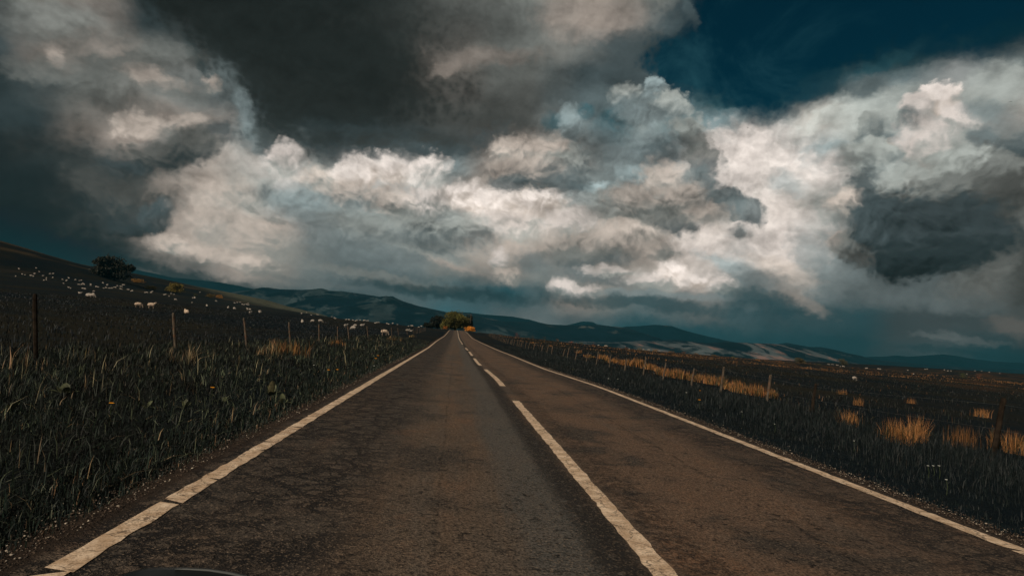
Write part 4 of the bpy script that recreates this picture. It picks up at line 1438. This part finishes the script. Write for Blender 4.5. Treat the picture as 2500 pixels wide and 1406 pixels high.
GS = 'sheep grazing on both sides of the road'
for (px, py, yaw, pose, sz, lab) in [
        (938, 818, .2, 'grazing', 1.15, 'large white sheep just behind the left fence, nearest to the road'),
        (369, 753, 0.1, 'standing', 1.1, 'right one of the cream sheep pair low on the left field, head up'),
        (337, 751, .3, 'grazing', 1.0, 'left one of the cream sheep pair low on the left field, head down'),
        (455, 765, 2.4, 'lying', 1.1, 'cream sheep lying alone above the second fence post on the left'),
        (218, 724, .1, 'lying', 1.2, 'larger cream sheep of a touching pair on the far left field'),
        (225, 727, .1, 'grazing', .9, 'smaller white sheep in front of the larger cream one on the far left field'),
        (738, 788, 2.0, 'lying', 1.1, 'cream sheep on the left of a line of three above the fifth left fence post'),
        (782, 788, .2, 'grazing', 1.0, 'white grazing sheep on the right of a line of three by the fifth left post'),
        (763, 787, 3.0, 'grazing', .8, 'small white sheep in the middle of a line of three by the fifth left post'),
        (884, 796, .4, 'lying', 1.1, 'cream sheep behind the left fence between two white ones'),
        (867, 798, 3.2, 'grazing', .8, 'small white sheep just left of the cream one behind the left fence'),
        (862, 806, 2.9, 'grazing', .9, 'white sheep below the small one behind the left fence'),
        (844, 801, 1.0, 'standing', 1.0, 'white sheep turned away, leftmost of a loose four behind the left fence'),
        (995, 808, .3, 'lying', 1.0, 'white sheep lying far along the left fence'),
        (1003, 809, .1, 'lying', .7, 'smallest lamb right beside the sheep lying far along the left fence'),
        (505, 748, 2.2, 'lying', 1.0, 'white sheep lying midway between the cream pair and the third left post'),
        (557, 753, 1.9, 'lying', 1.2, 'white ewe above the third fence post on the left'),
        (572, 756, .2, 'grazing', .7, 'lamb right of the white ewe above the third fence post'),
        (611, 768, 1.3, 'standing', .9, 'white sheep facing away right of the third fence post on the left'),
        (634, 763, .4, 'grazing', .8, 'small white sheep right of the one facing away by the third fence post'),
        (428, 734, 0.2, 'grazing', 1.0, 'white sheep in front of another below the small olive tree')]:
    p = hit(px, py)
    if p:
        put_sheep(p, yaw, pose, p.y < 95, lab, GS, sz * (.74 if p.y < 90 else .85))
fz = lambda a, b: (a / 3.90625, 560 + b / 3.90625)
gz = lambda a, b: (600 + a / 3.90625, 650 + b / 3.90625)
hz = lambda a, b: (1240 + a / 3.90625, 720 + b / 3.90625)
iz = lambda a, b: (1860 + a / 3.90625, 780 + b / 3.90625)
far = {
    'tiny white sheep in the flock scattered below the big dark tree on the left':
    [fz(*q) for q in [(375, 411), (300, 449), (290, 446), (318, 454), (328, 432), (408, 451), (503, 467), (237, 437), (210, 433), (440, 487), (442, 470), (418, 492), (655, 473), (637, 492), (630, 498),
                      (605, 521), (720, 488), (755, 493), (775, 492), (790, 516), (745, 531), (760, 534), (780, 533), (800, 532), (655, 562), (673, 564), (785, 570), (800, 571), (812, 576), (915, 554), (935, 554), (865, 531),
                      (1040, 568), (1055, 569), (1070, 567), (1025, 533), (1018, 538), (1088, 558), (1103, 557), (1118, 546), (1145, 571), (1157, 577), (1160, 553), (1170, 532), (1182, 534), (1150, 553), (1010, 564), (990, 565),
                      (1250, 592), (1262, 594), (1215, 579), (1225, 583), (895, 598), (595, 484), (345, 376), (180, 385), (148, 452), (765, 612), (758, 620), (980, 518), (865, 540), (505, 430), (478, 432)]],
    'tiny white sheep in the scattered flock right of the small olive tree':
    [fz(*q) for q in [(1385, 606), (1400, 608), (1455, 597), (1443, 603), (1440, 612), (1565, 627), (1578, 628), (1612, 641), (1658, 626), (1632, 621), (1838, 656), (1855, 657), (1905, 606), (1855, 662), (2060, 691), (1830, 704),
                      (2238, 705), (2262, 700), (2290, 702), (2310, 722), (2330, 724), (2350, 722), (2370, 722), (2365, 712), (2233, 759), (2355, 762), (2362, 770)]],
    'tiny white sheep dotted over the brow of the left field before the valley':
    [gz(*q) for q in [(15, 371), (12, 409), (40, 422), (132, 442), (580, 431), (530, 458), (625, 468), (678, 450), (690, 453), (845, 461), (855, 463), (820, 478), (960, 489), (985, 490), (1022, 494), (1047, 497), (1058, 498),
                      (1090, 502), (1125, 507), (1135, 508), (1155, 511), (1167, 510), (1235, 517), (1250, 517), (1268, 516), (1345, 537), (1362, 539), (1400, 548), (1447, 551), (1552, 546), (1590, 548), (1578, 560), (1650, 548), (1675, 552)]],
    'tiny white sheep in the short line on the right skyline, before the two small trees':
    [hz(*q) for q in [(865, 483), (925, 484), (940, 486), (1158, 508), (1293, 527), (1335, 529), (1346, 529), (1445, 537)]],
    'tiny white sheep grazing around and past the two small right hand trees':
    [iz(*q) for q in [(630, 431), (643, 433), (668, 432), (682, 431), (715, 440), (728, 441), (748, 450), (773, 452), (786, 451), (993, 468), (1004, 470), (1108, 476), (1118, 477), (1130, 478), (1392, 486), (1556, 476), (1577, 477),
                      (1740, 485), (1775, 494), (1805, 492), (2033, 494), (2097, 492), (2168, 506), (2268, 515), (1955, 525), (1446, 522), (882, 582)]]}
rs = random.Random(21)
NSHEEP = 0
for lab, pts in far.items():
    for (px, py) in pts:
        p = None
        for dy in (0, 1, 2, 4, 7, 10):
            p = hit(px, py + dy, 1600)
            if p and p.y < 900:
                break
        if not p or p.y > 900:
            continue
        sca = max(.62, min(1.6, p.y * 4.2 / FPX)) * rs.uniform(.7, 1.0)
        put_sheep(p, rs.choice((0, math.pi)) + rs.uniform(-.5, .5), rs.choice(('grazing', 'grazing', 'lying', 'standing')), False, lab, GS, min(sca, 1.25))
        NSHEEP += 1

# ================================================================== pole, birds, the car we look out of
d = ray(1150, 766)
X, Y0 = d.x * 296 / d.y, 296
bm = bmesh.new()
zt = H + d.z * 296 / d.y
zb = float(zland(X, Y0))
tube_bm(bm, [(0, 0, -.2), (0, 0, (zt - zb) * .5), (.03, 0, zt - zb)], [.13, .115, .10], 9)
pole = tag(empty('utility_pole', (X, Y0, zb)), 'thin pale pole right of the olive tree at the end of the road', 'pole')
bm_obj('mast', bm, M_WOOD, pole)
bm = bmesh.new()
tube_bm(bm, [(-.7, 0, zt - zb - .5), (.7, 0, zt - zb - .5)], [.05, .05], 6)
bm_obj('crossarm', bm, M_WOOD, pole)
for (px, py, dist, yaw, lab) in [(1485, 650, 170, .4, 'tiny dark bird in front of the grey cloud above the far peak'), (2467, 249, 150, 1.2, 'tiny dark bird high up near the right edge'),
                                 (1825, 312, 160, 2.0, 'tiny dark bird under the clear patch of sky'), (1680, 738, 260, .9, 'tiny dark bird low over the hills under the bright cloud')]:
    d = ray(px, py)
    bm = bmesh.new()
    tube_bm(bm, [(-.16, 0, 0), (-.08, 0, .01), (.05, 0, .015), (.13, 0, .02), (.19, 0, .015)], [.012, .035, .045, .028, .008], 8)
    for s in (-1, 1):
        v = [bm.verts.new(q) for q in ((.07, s * .03, .02), (.08, s * .22, .09), (-.02, s * .48, .03), (-.03, s * .24, .075), (-.05, s * .03, .015))]
        bm.faces.new(v)
        w_ = [bm.verts.new(q.co + Vector((0, 0, -.008))) for q in v]
        bm.faces.new(w_[::-1])
        for k in range(5):
            bm.faces.new((v[k], v[(k + 1) % 5], w_[(k + 1) % 5], w_[k]))
    o = bm_obj('bird', bm, M_BIRD)
    o.location = Vector((d.x, d.y, d.z)) * (dist / d.y) + Vector((0, 0, H))
    o.rotation_euler = (0, 0, yaw)
    tag(o, lab, 'bird', 'birds in the sky')

# the dark front edge of the car bonnet with its bright trim
crv = [(230, 1450), (275, 1420), (315, 1402), (355, 1392), (400, 1389), (455, 1389.5), (510, 1392.5), (560, 1400), (600, 1409), (660, 1426), (740, 1452)]
prof = [(1.02, -.10), (1.01, -.035), (.985, -.010), (.95, .0), (.88, -.004), (.74, -.02), (.60, -.05), (.60, -.08), (.98, -.12)]
bm = bmesh.new()
rings = []
edge_pts = []
for (px, py) in crv:
    d = ray(px, py)
    e = Vector((d.x, d.y, d.z)) * (.95 / d.y) + Vector((0, 0, H))
    edge_pts.append(e)
    rings.append([bm.verts.new((e.x * (yy / .95), yy, e.z + dz * 1.0 - (0.0 if yy > .9 else (.95 - yy) * .12))) for (yy, dz) in prof])
for a, b in zip(rings, rings[1:]):
    for k in range(len(prof)):
        q = (k + 1) % len(prof)
        bm.faces.new((a[k], a[q], b[q], b[k]))
bm.faces.new(rings[0])
bm.faces.new(rings[-1][::-1])
bonnet = bm_obj('car_bonnet', bm, plain('black car paint', (.006, .008, .009), .1, 3, .35, .3), None, True)
tag(bonnet, 'black edge of the car bonnet at the bottom left of the photo', 'car bonnet')
bm = bmesh.new()
tp = [edge_pts[4] * .5 + edge_pts[5] * .5] + edge_pts[5:10]
tube_bm(bm, [p + Vector((0, 0, .0005)) for p in tp], [.0006, .0014, .0019, .0022, .0022, .0022], 8)
bm_obj('trim', bm, plain('dull grey trim', (.065, .072, .072), .1, 3, .5, .3), bonnet, True)

# ================================================================== haze
bm = bmesh.new()
bmesh.ops.create_cube(bm, size=1)
for v in bm.verts:
    v.co = Vector(((v.co.x) * 19200, 4580 + v.co.y * 9900, 155 + v.co.z * 450))
mh = bpy.data.materials.new('haze')
mh.use_nodes = True
t = NT(mh.node_tree)
pv = t.n('ShaderNodeVolumePrincipled', {'Color': (.03, .18, .25, 1), 'Density': HAZE_D, 'Anisotropy': 0.0})
t.n('ShaderNodeOutputMaterial', {'Volume': pv.outputs[0]})
hz_ = bm_obj('haze', bm, mh)
tag(hz_, 'thin blue rain haze over the far hills', 'haze', kind='stuff')
